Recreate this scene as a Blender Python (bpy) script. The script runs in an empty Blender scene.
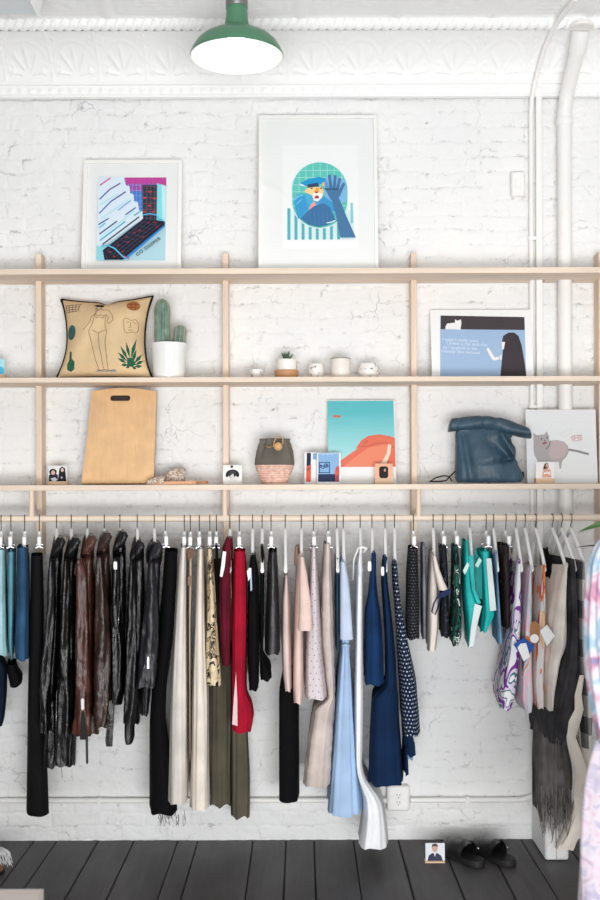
import bpy, bmesh, math, random
import numpy as np
from math import sin, cos, pi, radians
from mathutils import Vector, Matrix

random.seed(7)
rng = np.random.default_rng(7)
SC = bpy.context.scene
COL = SC.collection
# ------------------------------------------------------------------ measuring frame
# the wall is the plane y = 0, the camera stands 5 m in front of it with its eye at 1.65 m
F, VX, VY, EYE, DW = 1075.0, 302.0, 485.0, 1.65, 5.0
def S(d): return (DW - d) / F
def PX(x, d): return (x - VX) * S(d)
def PZ(y, d): return EYE + (VY - y) * S(d)
def P(x, y, d): return Vector((PX(x, d), -d, PZ(y, d)))

# ------------------------------------------------------------------ materials
def lin(c):
    c = c / 255.0
    return c / 12.92 if c <= 0.04045 else ((c + 0.055) / 1.055) ** 2.4
def rgb(t): return (lin(t[0]), lin(t[1]), lin(t[2]), 1.0)
MATS = {}
class NT:
    def __init__(self, m):
        self.t = m.node_tree; self.n = self.t.nodes; self.l = self.t.links
        self.b = self.n['Principled BSDF']
    def node(self, kind, **kw):
        q = self.n.new(kind)
        for k, v in kw.items(): setattr(q, k, v)
        return q
    def link(self, a, b): self.l.new(a, b)
    def set(self, q, **kw):
        for k, v in kw.items(): q.inputs[k.replace('_', ' ')].default_value = v
    def mixc(self, fac, a, b, mode='MIX'):
        q = self.node('ShaderNodeMix', data_type='RGBA', blend_type=mode)
        for sock, v in ((q.inputs[0], fac), (q.inputs[6], a), (q.inputs[7], b)):
            if hasattr(v, 'node'): self.link(v, sock)
            else: sock.default_value = v
        return q.outputs[2]
    def math(self, op, a, b=None, c=None, clamp=False):
        q = self.node('ShaderNodeMath', operation=op, use_clamp=clamp)
        for i, v in enumerate((a, b, c)):
            if v is None: continue
            if hasattr(v, 'node'): self.link(v, q.inputs[i])
            else: q.inputs[i].default_value = v
        return q.outputs[0]
    def coord(self, out='Object', scale=(1, 1, 1)):
        tc = self.node('ShaderNodeTexCoord'); mp = self.node('ShaderNodeMapping')
        self.link(tc.outputs[out], mp.inputs[0]); mp.inputs['Scale'].default_value = scale
        return mp.outputs[0]
    def noise(self, vec, scale, detail=3.0, rough=0.5):
        q = self.node('ShaderNodeTexNoise')
        self.link(vec, q.inputs['Vector']); self.set(q, Scale=scale, Detail=detail, Roughness=rough)
        return q.outputs['Fac']
    def ramp(self, fac, stops, interp='LINEAR'):
        q = self.node('ShaderNodeValToRGB'); q.color_ramp.interpolation = interp
        e = q.color_ramp.elements
        while len(e) < len(stops): e.new(0.5)
        for i, (p, c) in enumerate(stops):
            e[i].position = p; e[i].color = rgb(c) if max(c) > 1 else (*c, 1)
        self.link(fac, q.inputs[0]); return q.outputs[0]
    def bump(self, h, strength, dist=0.01):
        q = self.node('ShaderNodeBump'); self.set(q, Strength=strength, Distance=dist)
        self.link(h, q.inputs['Height']); self.link(q.outputs[0], self.b.inputs['Normal'])
def base(name, color, rough=0.8, metal=0.0, spec=0.5):
    m = bpy.data.materials.new(name); m.use_nodes = True
    t = NT(m); t.set(t.b, Base_Color=rgb(color), Roughness=rough, Metallic=metal)
    t.b.inputs['Specular IOR Level'].default_value = spec
    MATS[name] = m
    return m, t
def flat(color, rough=0.7):
    k = 'paint_%d_%d_%d_%d' % (*color, int(rough * 100))
    if k not in MATS: base(k, color, rough, spec=0.3)
    return MATS[k]
def cloth(name, color, var=0.08, rough=0.9, bumps=0.25, sheen=0.0):
    if name in MATS: return MATS[name]
    m, t = base(name, color, rough, spec=0.2)
    v = t.coord('Object')
    n1 = t.noise(v, 9.0, 3)
    dark = tuple(max(0, c * (1 - 2 * var)) for c in color); lite = tuple(min(255, c * (1 + var)) for c in color)
    t.link(t.ramp(n1, [(0.3, dark), (0.7, lite)]), t.b.inputs['Base Color'])
    n2 = t.noise(v, 420.0, 2); n3 = t.noise(t.coord('Object', (30, 12, 5)), 1.0, 3)
    t.bump(t.math('ADD', t.math('MULTIPLY', n2, 0.12), n3), bumps, 0.012)
    if sheen: t.b.inputs['Sheen Weight'].default_value = sheen
    return m
def leather(name, color, rough=0.38, bumps=0.5, var=0.2):
    if name in MATS: return MATS[name]
    m, t = base(name, color, rough, spec=0.45)
    v = t.coord('Object')
    n1 = t.noise(v, 14.0, 4)
    dark = tuple(c * (1 - var) for c in color); lite = tuple(min(255, c * (1 + var)) for c in color)
    t.link(t.ramp(n1, [(0.3, dark), (0.7, lite)]), t.b.inputs['Base Color'])
    n2 = t.noise(v, 300.0, 2); n3 = t.noise(t.coord('Object', (38, 20, 14)), 1.0, 4)
    t.bump(t.math('ADD', t.math('MULTIPLY', n2, 0.1), n3), bumps, 0.02)
    t.link(t.math('MULTIPLY_ADD', n1, 0.25, rough - 0.1), t.b.inputs['Roughness'])
    return m
def dots(name, color, dot, pitch=0.017, rad=0.2):
    m, t = base(name, color, 0.85, spec=0.2)
    uv = t.node('ShaderNodeUVMap').outputs[0]
    sp = t.node('ShaderNodeSeparateXYZ'); t.link(uv, sp.inputs[0])
    row = t.math('DIVIDE', sp.outputs[1], pitch)
    off = t.math('MULTIPLY', t.math('MODULO', t.math('FLOOR', row), 2.0), 0.5)
    fx = t.math('SUBTRACT', t.math('FRACT', t.math('ADD', t.math('DIVIDE', sp.outputs[0], pitch), off)), 0.5)
    fy = t.math('SUBTRACT', t.math('FRACT', row), 0.5)
    r = t.math('SQRT', t.math('ADD', t.math('MULTIPLY', fx, fx), t.math('MULTIPLY', fy, fy)))
    t.link(t.mixc(t.math('LESS_THAN', r, rad), rgb(color), rgb(dot)), t.b.inputs['Base Color'])
    return m
def blotch(name, stops, scale=(9, 9, 5), seed=0.0, rough=0.7, warp=1.0, interp='CONSTANT'):
    m, t = base(name, (200, 200, 200), rough, spec=0.25)
    v = t.coord('Object', scale)
    v.node.inputs['Location'].default_value = (seed, seed * 1.7, seed * 0.6)
    n = t.node('ShaderNodeTexNoise'); t.link(v, n.inputs['Vector']); t.set(n, Scale=1.0, Detail=1.5, Roughness=0.45, Distortion=warp)
    t.link(t.ramp(n.outputs['Fac'], stops, interp), t.b.inputs['Base Color'])
    return m
def wood(name, color, axis=0, rough=0.55):
    m, t = base(name, color, rough, spec=0.35)
    sc = [26, 26, 26]; sc[axis] = 1.6
    n = t.noise(t.coord('Object', tuple(sc)), 1.0, 5, 0.6)
    n2 = t.noise(t.coord('Object', tuple(s * 3.5 for s in sc)), 1.0, 3)
    a = tuple(c * 0.93 for c in color); b = tuple(min(255, c * 1.04) for c in color)
    t.link(t.ramp(t.math('MULTIPLY_ADD', n2, 0.3, t.math('MULTIPLY', n, 0.7)), [(0.32, a), (0.68, b)]), t.b.inputs['Base Color'])
    t.bump(n2, 0.06, 0.004)
    return m

# ------------------------------------------------------------------ meshes
class MB:
    """collects vertices and faces in world coordinates; build() links them as one mesh object"""
    def __init__(self): self.v = []; self.f = []; self.m = []; self.uv = None; self.cur = 0
    def add(self, vs, fs, mat=None):
        o = len(self.v); self.v += [tuple(p) for p in vs]
        mi = self.cur if mat is None else mat
        for f in fs: self.f.append(tuple(o + i for i in f)); self.m.append(mi)
        return self
    def grid(self, rows, closed=False, cap0=False, cap1=False, mat=None):
        n = len(rows[0]); vs = [p for r in rows for p in r]; fs = []
        for j in range(len(rows) - 1):
            for i in range(n if closed else n - 1):
                k = (i + 1) % n
                fs.append((j * n + i, j * n + k, (j + 1) * n + k, (j + 1) * n + i))
        if cap0: fs.append(tuple(range(n))[::-1])
        if cap1: fs.append(tuple((len(rows) - 1) * n + i for i in range(n)))
        return self.add(vs, fs, mat)
    def box(self, lo, hi, mat=None):
        (a, b, c), (d, e, f) = lo, hi
        vs = [(a, b, c), (d, b, c), (d, e, c), (a, e, c), (a, b, f), (d, b, f), (d, e, f), (a, e, f)]
        return self.add(vs, [(3, 2, 1, 0), (4, 5, 6, 7), (0, 1, 5, 4), (1, 2, 6, 5), (2, 3, 7, 6), (3, 0, 4, 7)], mat)
    def obox(self, o, ax, ay, az, mat=None):
        """box from corner o along three edge vectors"""
        o, ax, ay, az = map(Vector, (o, ax, ay, az))
        vs = [o, o + ax, o + ax + ay, o + ay, o + az, o + ax + az, o + ax + ay + az, o + ay + az]
        return self.add(vs, [(3, 2, 1, 0), (4, 5, 6, 7), (0, 1, 5, 4), (1, 2, 6, 5), (2, 3, 7, 6), (3, 0, 4, 7)], mat)
    def tube(self, pts, r, n=10, mat=None, sq=1.0):
        pts = [Vector(p) for p in pts]; rows = []
        rs = r if isinstance(r, (list, tuple)) else [r] * len(pts)
        up = None
        for i, p in enumerate(pts):
            t = (pts[min(i + 1, len(pts) - 1)] - pts[max(i - 1, 0)]).normalized()
            if up is None:
                a = Vector((1, 0, 0)) if abs(t.x) < 0.8 else Vector((0, 0, 1))
                up = (a - t * a.dot(t)).normalized()
            up = (up - t * up.dot(t)).normalized(); s = t.cross(up)
            rows.append([p + up * (cos(2 * pi * k / n) * rs[i] * sq) + s * (sin(2 * pi * k / n) * rs[i]) for k in range(n)])
        return self.grid(rows, True, True, True, mat)
    def lathe(self, prof, c, n=40, mat=None, mod=None, ex=1.0, ey=1.0, caps=True):
        rows = []
        for (r, z) in prof:
            rows.append([(c[0] + cos(2 * pi * k / n) * r * ex * (mod(2 * pi * k / n, z) if mod else 1), c[1] + sin(2 * pi * k / n) * r * ey * (mod(2 * pi * k / n, z) if mod else 1), c[2] + z) for k in range(n)])
        return self.grid(rows, True, caps and prof[0][0] > 1e-6, caps and prof[-1][0] > 1e-6, mat)
    def ball(self, c, r, n=16, mat=None, sc=(1, 1, 1)):
        rows = []
        for j in range(n // 2 + 1):
            a = -pi / 2 + pi * j / (n // 2)
            rr = max(cos(a), 1e-4)
            rows.append([(c[0] + r * sc[0] * rr * cos(2 * pi * k / n), c[1] + r * sc[1] * rr * sin(2 * pi * k / n), c[2] + r * sc[2] * sin(a)) for k in range(n)])
        return self.grid(rows, True, True, True, mat)
    def build(self, name, mats, parent=None, smooth=True, angle=40, bevel=0.0, seg=2, subsurf=0):
        me = bpy.data.meshes.new(name)
        w = wloc(parent)
        me.from_pydata([(p[0] - w[0], p[1] - w[1], p[2] - w[2]) for p in self.v], [], self.f)
        if not isinstance(mats, (list, tuple)): mats = [mats]
        for m in mats: me.materials.append(m)
        if len(mats) > 1: me.polygons.foreach_set('material_index', self.m)
        if self.uv is not None:
            lay = me.uv_layers.new(name='UVMap')
            idx = np.empty(len(me.loops), dtype=np.int32); me.loops.foreach_get('vertex_index', idx)
            lay.data.foreach_set('uv', np.asarray(self.uv, dtype=np.float32)[idx].ravel())
        me.validate(); me.update()
        o = bpy.data.objects.new(name, me); COL.objects.link(o)
        if parent: o.parent = parent
        if smooth:
            me.shade_smooth()
            if angle < 180: me.set_sharp_from_angle(angle=radians(angle))
        if not smooth: me.shade_flat()
        if bevel:
            b = o.modifiers.new('bevel', 'BEVEL'); b.width = bevel; b.segments = seg; b.limit_method = 'ANGLE'; b.angle_limit = radians(50)
        if subsurf:
            s = o.modifiers.new('sub', 'SUBSURF'); s.levels = s.render_levels = subsurf
        return o
def wloc(o):
    x = Vector((0, 0, 0))
    while o is not None: x = x + o.location; o = o.parent
    return x
def tag(o, label, cat, group=None, kind=None):
    if label: o['label'] = label
    if cat: o['category'] = cat
    if group: o['group'] = group
    if kind: o['kind'] = kind
    return o
def thing(name, loc, label, cat, group=None):
    o = bpy.data.objects.new(name, None); COL.objects.link(o); o.location = loc; o.empty_display_size = 0.05
    return tag(o, label, cat, group)
def copy_tree(o, parent=None):
    c = o.copy(); COL.objects.link(c); c.parent = parent
    for ch in list(o.children): copy_tree(ch, c)
    return c
def solid(outer, holes=(), t=0.003, to=None):
    """flat plate with holes: outlines in 2-D, extruded by t; returns verts, faces (front at 0, back at -t)"""
    bm = bmesh.new(); edges = []
    for lp in [outer, *holes]:
        vs = [bm.verts.new((p[0], p[1], 0)) for p in lp]
        edges += [bm.edges.new((vs[i], vs[(i + 1) % len(vs)])) for i in range(len(vs))]
    bmesh.ops.triangle_fill(bm, edges=edges, use_beauty=True)
    r = bmesh.ops.extrude_face_region(bm, geom=bm.faces[:])
    for g in r['geom']:
        if isinstance(g, bmesh.types.BMVert): g.co.z = -t
    bmesh.ops.recalc_face_normals(bm, faces=bm.faces[:])
    bm.verts.index_update()
    vs = [v.co.copy() for v in bm.verts]; fs = [tuple(v.index for v in f.verts) for f in bm.faces]
    bm.free(); return vs, fs
def text_mesh(s, size, shear=0.0, bold=0.0):
    cu = bpy.data.curves.new('t', 'FONT'); cu.offset = bold; cu.space_character = 1.22 if bold else 1.0; cu.body = s; cu.size = size; cu.shear = shear; cu.align_x = 'CENTER'; cu.align_y = 'CENTER'
    o = bpy.data.objects.new('t', cu); COL.objects.link(o)
    bpy.context.view_layer.update()
    me = o.evaluated_get(bpy.context.evaluated_depsgraph_get()).to_mesh()
    vs = [v.co.copy() for v in me.vertices]; fs = [tuple(p.vertices) for p in me.polygons]
    o.to_mesh_clear() if hasattr(o, 'to_mesh_clear') else None
    bpy.data.objects.remove(o); bpy.data.curves.remove(cu)
    return vs, fs
def rrect(x0, y0, x1, y1, r, n=5):
    pts = []
    for cx, cy, a0 in ((x1 - r, y1 - r, 0), (x0 + r, y1 - r, 90), (x0 + r, y0 + r, 180), (x1 - r, y0 + r, 270)):
        for k in range(n + 1):
            a = radians(a0 + 90 * k / n); pts.append((cx + r * cos(a), cy + r * sin(a)))
    return pts
def ell(cx, cy, rx, ry, n=24, a0=0, a1=360):
    return [(cx + rx * cos(radians(a0 + (a1 - a0) * k / n)), cy + ry * sin(radians(a0 + (a1 - a0) * k / n))) for k in range(n + (0 if a1 - a0 == 360 else 1))]
def vnoise(x, y, seed):
    r = np.random.default_rng(seed); g = r.random((256, 256))
    xi = np.floor(x).astype(int); yi = np.floor(y).astype(int); fx = x - xi; fy = y - yi
    fx = fx * fx * (3 - 2 * fx); fy = fy * fy * (3 - 2 * fy)
    a = g[xi % 256, yi % 256]; b = g[(xi + 1) % 256, yi % 256]; c = g[xi % 256, (yi + 1) % 256]; d = g[(xi + 1) % 256, (yi + 1) % 256]
    return (a * (1 - fx) + b * fx) * (1 - fy) + (c * (1 - fx) + d * fx) * fy
def np_grid(name, Pt, mats, attr=None, kind=None):
    """(ny, nx, 3) array of points to one smooth grid mesh"""
    ny, nx, _ = Pt.shape
    me = bpy.data.meshes.new(name)
    me.vertices.add(ny * nx); me.vertices.foreach_set('co', Pt.astype(np.float32).ravel())
    i = np.arange(ny - 1)[:, None] * nx + np.arange(nx - 1)[None, :]
    q = np.stack([i, i + 1, i + nx + 1, i + nx], -1).reshape(-1, 4)
    nf = len(q); me.loops.add(nf * 4); me.loops.foreach_set('vertex_index', q.astype(np.int32).ravel())
    me.polygons.add(nf); me.polygons.foreach_set('loop_start', np.arange(0, nf * 4, 4, dtype=np.int32))
    me.polygons.foreach_set('use_smooth', np.ones(nf, dtype=bool))
    me.update(calc_edges=True)
    if attr is not None:
        a = me.attributes.new('joint', 'FLOAT', 'POINT'); a.data.foreach_set('value', attr.astype(np.float32).ravel())
    me.materials.append(mats)
    o = bpy.data.objects.new(name, me); COL.objects.link(o)
    if kind: o['kind'] = kind
    return o

# ================================================================== MATERIALS
def brick_paint():
    m, t = base('white_painted_brick', (236, 236, 235), 0.62, spec=0.3)
    v = t.coord('Object')
    at = t.node('ShaderNodeAttribute', attribute_name='joint').outputs['Fac']
    n2 = t.noise(v, 90.0, 3)
    n3 = t.noise(v, 2.2, 3)
    n1 = t.noise(t.coord('Object', (13, 13, 22)), 1.0, 4, 0.65)
    crack = t.math('MULTIPLY', t.ramp(n1, [(0.48, (0, 0, 0)), (0.68, (1, 1, 1))]), at)
    crack = t.math('MULTIPLY', crack, t.ramp(n2, [(0.38, (0.25, 0.25, 0.25)), (0.58, (1, 1, 1))]))
    vo = t.node('ShaderNodeTexVoronoi', feature='DISTANCE_TO_EDGE'); t.set(vo, Scale=7.5)
    wv = t.node('ShaderNodeVectorMath', operation='ADD'); nz = t.node('ShaderNodeTexNoise'); t.set(nz, Scale=9.0, Detail=4.0); t.link(v, nz.inputs['Vector'])
    sc = t.node('ShaderNodeVectorMath', operation='SCALE'); t.link(nz.outputs['Color'], sc.inputs[0]); sc.inputs['Scale'].default_value = 0.16
    t.link(v, wv.inputs[0]); t.link(sc.outputs[0], wv.inputs[1]); t.link(wv.outputs[0], vo.inputs['Vector'])
    hair = t.math('MULTIPLY', t.ramp(vo.outputs['Distance'], [(0.0, (1, 1, 1)), (0.022, (0, 0, 0))]), t.ramp(t.noise(t.coord('Object', (4.3, 4.3, 5.1)), 1.0, 4, 0.7), [(0.52, (0, 0, 0)), (0.66, (1, 1, 1))]))
    crack = t.math('MAXIMUM', crack, t.math('MULTIPLY', hair, 0.62))
    paint = t.ramp(n3, [(0.3, (233, 233, 233)), (0.7, (239, 238, 236))])
    t.link(t.mixc(t.math('MULTIPLY', crack, 0.95, clamp=True), paint, rgb((118, 116, 118))), t.b.inputs['Base Color'])
    t.bump(t.math('ADD', t.math('MULTIPLY', t.noise(v, 40.0, 4), 1.0), t.math('MULTIPLY', n2, 0.3)), 0.22, 0.01)
    return m
def floor_paint():
    m, t = base('dark_floor_boards', (66, 62, 64), 0.5, spec=0.45)
    at = t.node('ShaderNodeAttribute', attribute_name='joint').outputs['Fac']
    n = t.noise(t.coord('Object', (30, 2.5, 30)), 1.0, 5, 0.6)
    n2 = t.noise(t.coord('Object', (3, 3, 3)), 1.0, 4, 0.6)
    mixn = t.math('ADD', t.math('MULTIPLY', n, 0.45), t.math('MULTIPLY', n2, 0.55))
    c = t.ramp(mixn, [(0.3, (58, 55, 57)), (0.5, (70, 67, 68)), (0.72, (90, 86, 86))])
    t.link(t.mixc(t.math('MULTIPLY', at, 0.9), c, rgb((14, 13, 14))), t.b.inputs['Base Color'])
    t.link(t.ramp(n2, [(0.3, (0.42,) * 3), (0.7, (0.62,) * 3)]), t.b.inputs['Roughness'])
    t.bump(n, 0.12, 0.006)
    return m
M_BRICK = brick_paint(); M_FLOOR = floor_paint()
def white_paint(name, c, r=0.5):
    m, t = base(name, c, r, spec=0.35); t.bump(t.noise(t.coord('Object'), 60.0, 3), 0.06, 0.004); return m
M_CEIL = white_paint('white_pressed_tin', (247, 247, 246), 0.5)
M_PIPE = white_paint('white_painted_pipe', (243, 241, 238), 0.4)
M_WOODX = wood('pale_pine_lengthwise', (234, 215, 196), 0)
M_WOODZ = wood('pale_pine_upright', (231, 209, 188), 2)
M_BLOCK = wood('light_wood_block', (228, 196, 165), 0)
M_HANG, _ = base('white_hanger_lacquer', (240, 240, 240), 0.35)
M_CLEAR, _ = base('frosted_white_plastic', (228, 231, 232), 0.3)
M_HOOK, _ = base('dark_steel_hook', (70, 68, 66), 0.35, 0.9)
M_CHROME, _ = base('chrome', (158, 160, 164), 0.22, 1.0)
M_BRASS, _ = base('antique_brass', (170, 140, 100), 0.35, 0.9)
M_PAPER, _ = base('white_card', (240, 240, 240), 0.7)
M_BLACK, _ = base('black_rubber', (22, 22, 24), 0.5)
M_FRAME, _ = base('white_picture_frame', (240, 239, 236), 0.4)
M_MAT, _ = base('white_mount_board', (236, 237, 236), 0.8)
def glass_sheet():
    m = bpy.data.materials.new('picture_glass'); m.use_nodes = True
    nt = m.node_tree; nt.nodes.clear()
    o = nt.nodes.new('ShaderNodeOutputMaterial'); mx = nt.nodes.new('ShaderNodeMixShader')
    a = nt.nodes.new('ShaderNodeBsdfTransparent'); b = nt.nodes.new('ShaderNodeBsdfGlossy'); b.inputs['Roughness'].default_value = 0.02
    mx.inputs[0].default_value = 0.05
    nt.links.new(a.outputs[0], mx.inputs[1]); nt.links.new(b.outputs[0], mx.inputs[2]); nt.links.new(mx.outputs[0], o.inputs[0])
    return m
M_GLASS = glass_sheet()

# ================================================================== THE ROOM
def build_wall():
    x0, x1, z0, z1, st = -2.3, 2.3, 0.0, 3.72, 0.005
    xs = np.arange(x0, x1 + st, st); zs = np.arange(z0, z1 + st, st)
    X, Z = np.meshgrid(xs, zs)
    bh, bl = 0.0675, 0.212
    wx = X + 0.018 * (vnoise(X * 9 + 40, Z * 9 + 7, 1) - 0.5) + 0.012 * (vnoise(X * 40, Z * 40 + 9, 2) - 0.5)
    wz = Z + 0.020 * (vnoise(X * 6 + 11, Z * 6 + 3, 3) - 0.5) + 0.012 * (vnoise(X * 30, Z * 30 + 5, 4) - 0.5)
    row = np.floor(wz / bh); fz = wz - row * bh
    u = wx + row.astype(int) % 2 * bl * 0.5 + 0.02 * np.sin(row * 3.3)
    colm = np.floor(u / bl); fx = u - colm * bl
    dz = np.minimum(fz, bh - fz); dx = np.minimum(fx, bl - fx)
    d = np.minimum(dz, dx)
    depth = 0.05 + 1.0 * vnoise(X * 6.1 + 3, Z * 11.2 + 8, 5)
    depth = depth * np.where(dx < dz, 0.8, 0.9)
    prof = 1 - np.clip(d / 0.0085, 0, 1) ** 2 * (3 - 2 * np.clip(d / 0.0085, 0, 1))
    h = -0.0055 * prof * depth
    r = np.random.default_rng(3); tab = r.random((64, 64)) - 0.5
    h += 0.0026 * tab[row.astype(int) % 64, colm.astype(int) % 64]
    h += 0.0045 * (vnoise(X * 22, Z * 30, 6) - 0.5) + 0.0022 * (vnoise(X * 70, Z * 70, 7) - 0.5)
    wob = 0.010 * (vnoise(X * 55, Z * 55 + 3, 12) - 0.5) + 0.006 * (vnoise(X * 120, Z * 120 + 3, 13) - 0.5)
    joint = np.clip(1.3 - np.abs(d + wob) / 0.0034, 0, 1) * np.clip(depth * 1.3, 0.25, 1)
    pit = vnoise(X * 24 + 5, Z * 24 + 1, 14); fine = vnoise(X * 75, Z * 75, 15)
    joint = np.maximum(joint, np.clip((pit - 0.90) / 0.05, 0, 1) * np.clip((fine - 0.5) / 0.2, 0, 1))
    Pt = np.stack([X, -np.clip(h + 0.002, -0.008, 0.007), Z], -1)
    np_grid('wall_back', Pt, M_BRICK, joint, 'structure')
build_wall()

def build_floor():
    # board edges where they meet the wall, read at the wall line
    e = [-470, -425, -388, -340, -300, -262, -210, -172, -130, -92, -50, -8, 33, 56, 97, 133, 177, 197, 252, 285, 313, 352, 397, 440, 484, 520, 562, 604, 650, 690, 735, 780, 820, 870, 920, 960, 1010, 1060]
    xs = [PX(p, 0) for p in e]; cols, jo, hz = [], [], []
    for k in range(len(xs) - 1):
        a, b = xs[k], xs[k + 1]; g = 0.0028; dz = random.uniform(-0.002, 0.001)
        for q, z, j in ((a - 0.0005, -0.012, 1), (a + g * 0.6, -0.010, 1), (a + g, dz, 0.7), (a + g + 0.006, dz + 0.0015, 0), ((a + b) / 2, dz + 0.001, 0), (b - g - 0.006, dz + 0.0015, 0), (b - g, dz, 0.7), (b - g * 0.6, -0.010, 1)):
            cols.append(q); hz.append(z); jo.append(j)
    ys = np.array([0.02, -0.05, -0.2, -0.4, -0.6, -0.8, -1.0, -1.6, -2.6, -4.0, -5.3]); ys = ys[::-1]
    X, Y = np.meshgrid(np.array(cols), ys); Z = np.tile(np.array(hz), (len(ys), 1)) - 0.0015
    np_grid('floor', np.stack([X, Y, Z], -1), M_FLOOR, np.tile(np.array(jo), (len(ys), 1)), 'structure')
build_floor()

def build_ceiling():
    # pressed-tin ceiling: framed panels with scrolled relief
    xs = np.arange(-2.3, 2.301, 0.0125); ys = np.concatenate([np.arange(0.0, 1.2, 0.0125), np.arange(1.2, 5.31, 0.1)])
    X, Y = np.meshgrid(xs, ys); Pn = 0.42
    fx = np.abs((X / Pn) % 1 - 0.5); fy = np.abs(((Y - 0.27) / Pn) % 1 - 0.5)
    edge = np.maximum(fx, fy)
    h = 0.006 * np.clip((edge - 0.44) / 0.03, 0, 1) + 0.0022 * np.cos(edge * 70) * (edge < 0.42)
    r = np.hypot(fx, fy); a = np.arctan2(fy, fx)
    h += 0.003 * np.cos(8 * a) * np.clip(1 - np.abs(r - 0.22) / 0.15, 0, 1)
    h = np.where(Y > 1.3, 0, h)
    Pt = np.stack([X, -Y, 3.70 - h], -1)[::-1]
    np_grid('ceiling', Pt, M_CEIL, None, 'structure')
build_ceiling()

def build_cornice():
    # cove with a row of pressed palmettes
    xs = np.arange(-2.3, 2.3, 0.005); ts = np.linspace(0, 1, 56)
    X, T = np.meshgrid(xs, ts)
    c0 = (0.035, 3.513); c1 = (0.243, 3.662)
    # concave quarter sweep between the two lips
    D = c0[0] + (c1[0] - c0[0]) * (0.25 * T + 0.75 * (1 - np.cos(T * pi / 2)))
    Z = c0[1] + (c1[1] - c0[1]) * (0.25 * T + 0.75 * np.sin(T * pi / 2))
    per = 0.2175; u = ((X + 0.055) / per) % 1 - 0.5
    h = np.zeros_like(X)
    r = np.hypot(u * 1.35, T - 0.12); a = np.arctan2(T - 0.12, u * 1.35)
    petals = np.maximum(0, np.cos((a - pi / 2) * 9.0)) ** 1.5 * np.clip((0.58 - r) / 0.12, 0, 1) * np.clip((r - 0.10) / 0.08, 0, 1) * (np.abs(a - pi / 2) < 1.45)
    ring = np.exp(-((r - 0.66) / 0.035) ** 2) * (np.abs(a - pi / 2) < 1.2)
    div = np.exp(-((np.abs(u) - 0.5) / 0.030) ** 2) * (0.8 + 0.2 * np.cos(T * 30))
    curl = np.exp(-((np.hypot((np.abs(u) - 0.36) * 1.35, T - 0.25) - 0.09) / 0.03) ** 2)
    curl2 = np.exp(-((np.hypot((np.abs(u) - 0.40) * 1.35, T - 0.78) - 0.07) / 0.03) ** 2)
    h = 0.006 * petals + 0.0025 * ring + 0.0045 * div + 0.003 * curl + 0.0025 * curl2
    h *= np.clip(np.minimum(T, 1 - T) / 0.05, 0, 1)
    np_grid('trim_cove', np.stack([X, -(D + h * 0.6), Z - h * 0.8], -1), M_CEIL, None, 'structure')
    # rope moulding
    m = MB(); rows = []; n = 14; L = np.arange(-2.3, 2.3, 0.005)
    for x in L:
        row = []
        for k in range(n):
            th = 2 * pi * k / n; rr = 0.0185 + 0.0125 * abs(cos(th * 1.0 + x * pi / 0.040)) ** 0.8
            row.append((x, -(0.262 - rr * cos(th)), 3.683 + rr * sin(th)))
        rows.append(row)
    m.grid(rows, True, True, True)
    o = m.build('trim_rope', M_CEIL, angle=180); o['kind'] = 'structure'
    # fascia with a band of beads
    prof = [(0.010, 3.444), (0.030, 3.446), (0.030, 3.456), (0.024, 3.459), (0.024, 3.500), (0.036, 3.503), (0.036, 3.516), (0.012, 3.518)]
    pz = []
    for a, b in zip(prof[:-1], prof[1:]):
        for k in range(6): pz.append((a[0] + (b[0] - a[0]) * k / 6, a[1] + (b[1] - a[1]) * k / 6))
    pz.append(prof[-1]); pz = np.array(pz)
    xs = np.arange(-2.3, 2.3, 0.006); X, Dd = np.meshgrid(xs, pz[:, 0]); _, Zz = np.meshgrid(xs, pz[:, 1])
    ux = (X / 0.047) % 1 - 0.5; uz = (Zz - 3.479) / 0.047
    bead = np.clip(1 - (np.hypot(ux, uz * 1.2) / 0.36) ** 2, 0, 1) ** 0.5 * 0.007 * (np.abs(uz) < 0.45)
    np_grid('trim_fascia', np.stack([X, -(Dd + bead), Zz], -1), M_CEIL, None, 'structure')
build_cornice()

# low painted plinth in the corner by the shawls
def build_plinth():
    m = MB(); xa = PX(530, 0); xb = PX(568, 0.29)
    m.box((xa, -0.29, 0.0), (xb, -0.009, 0.315))
    o = m.build('trim_plinth', M_BRICK, bevel=0.012); o['kind'] = 'structure'
build_plinth()

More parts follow.
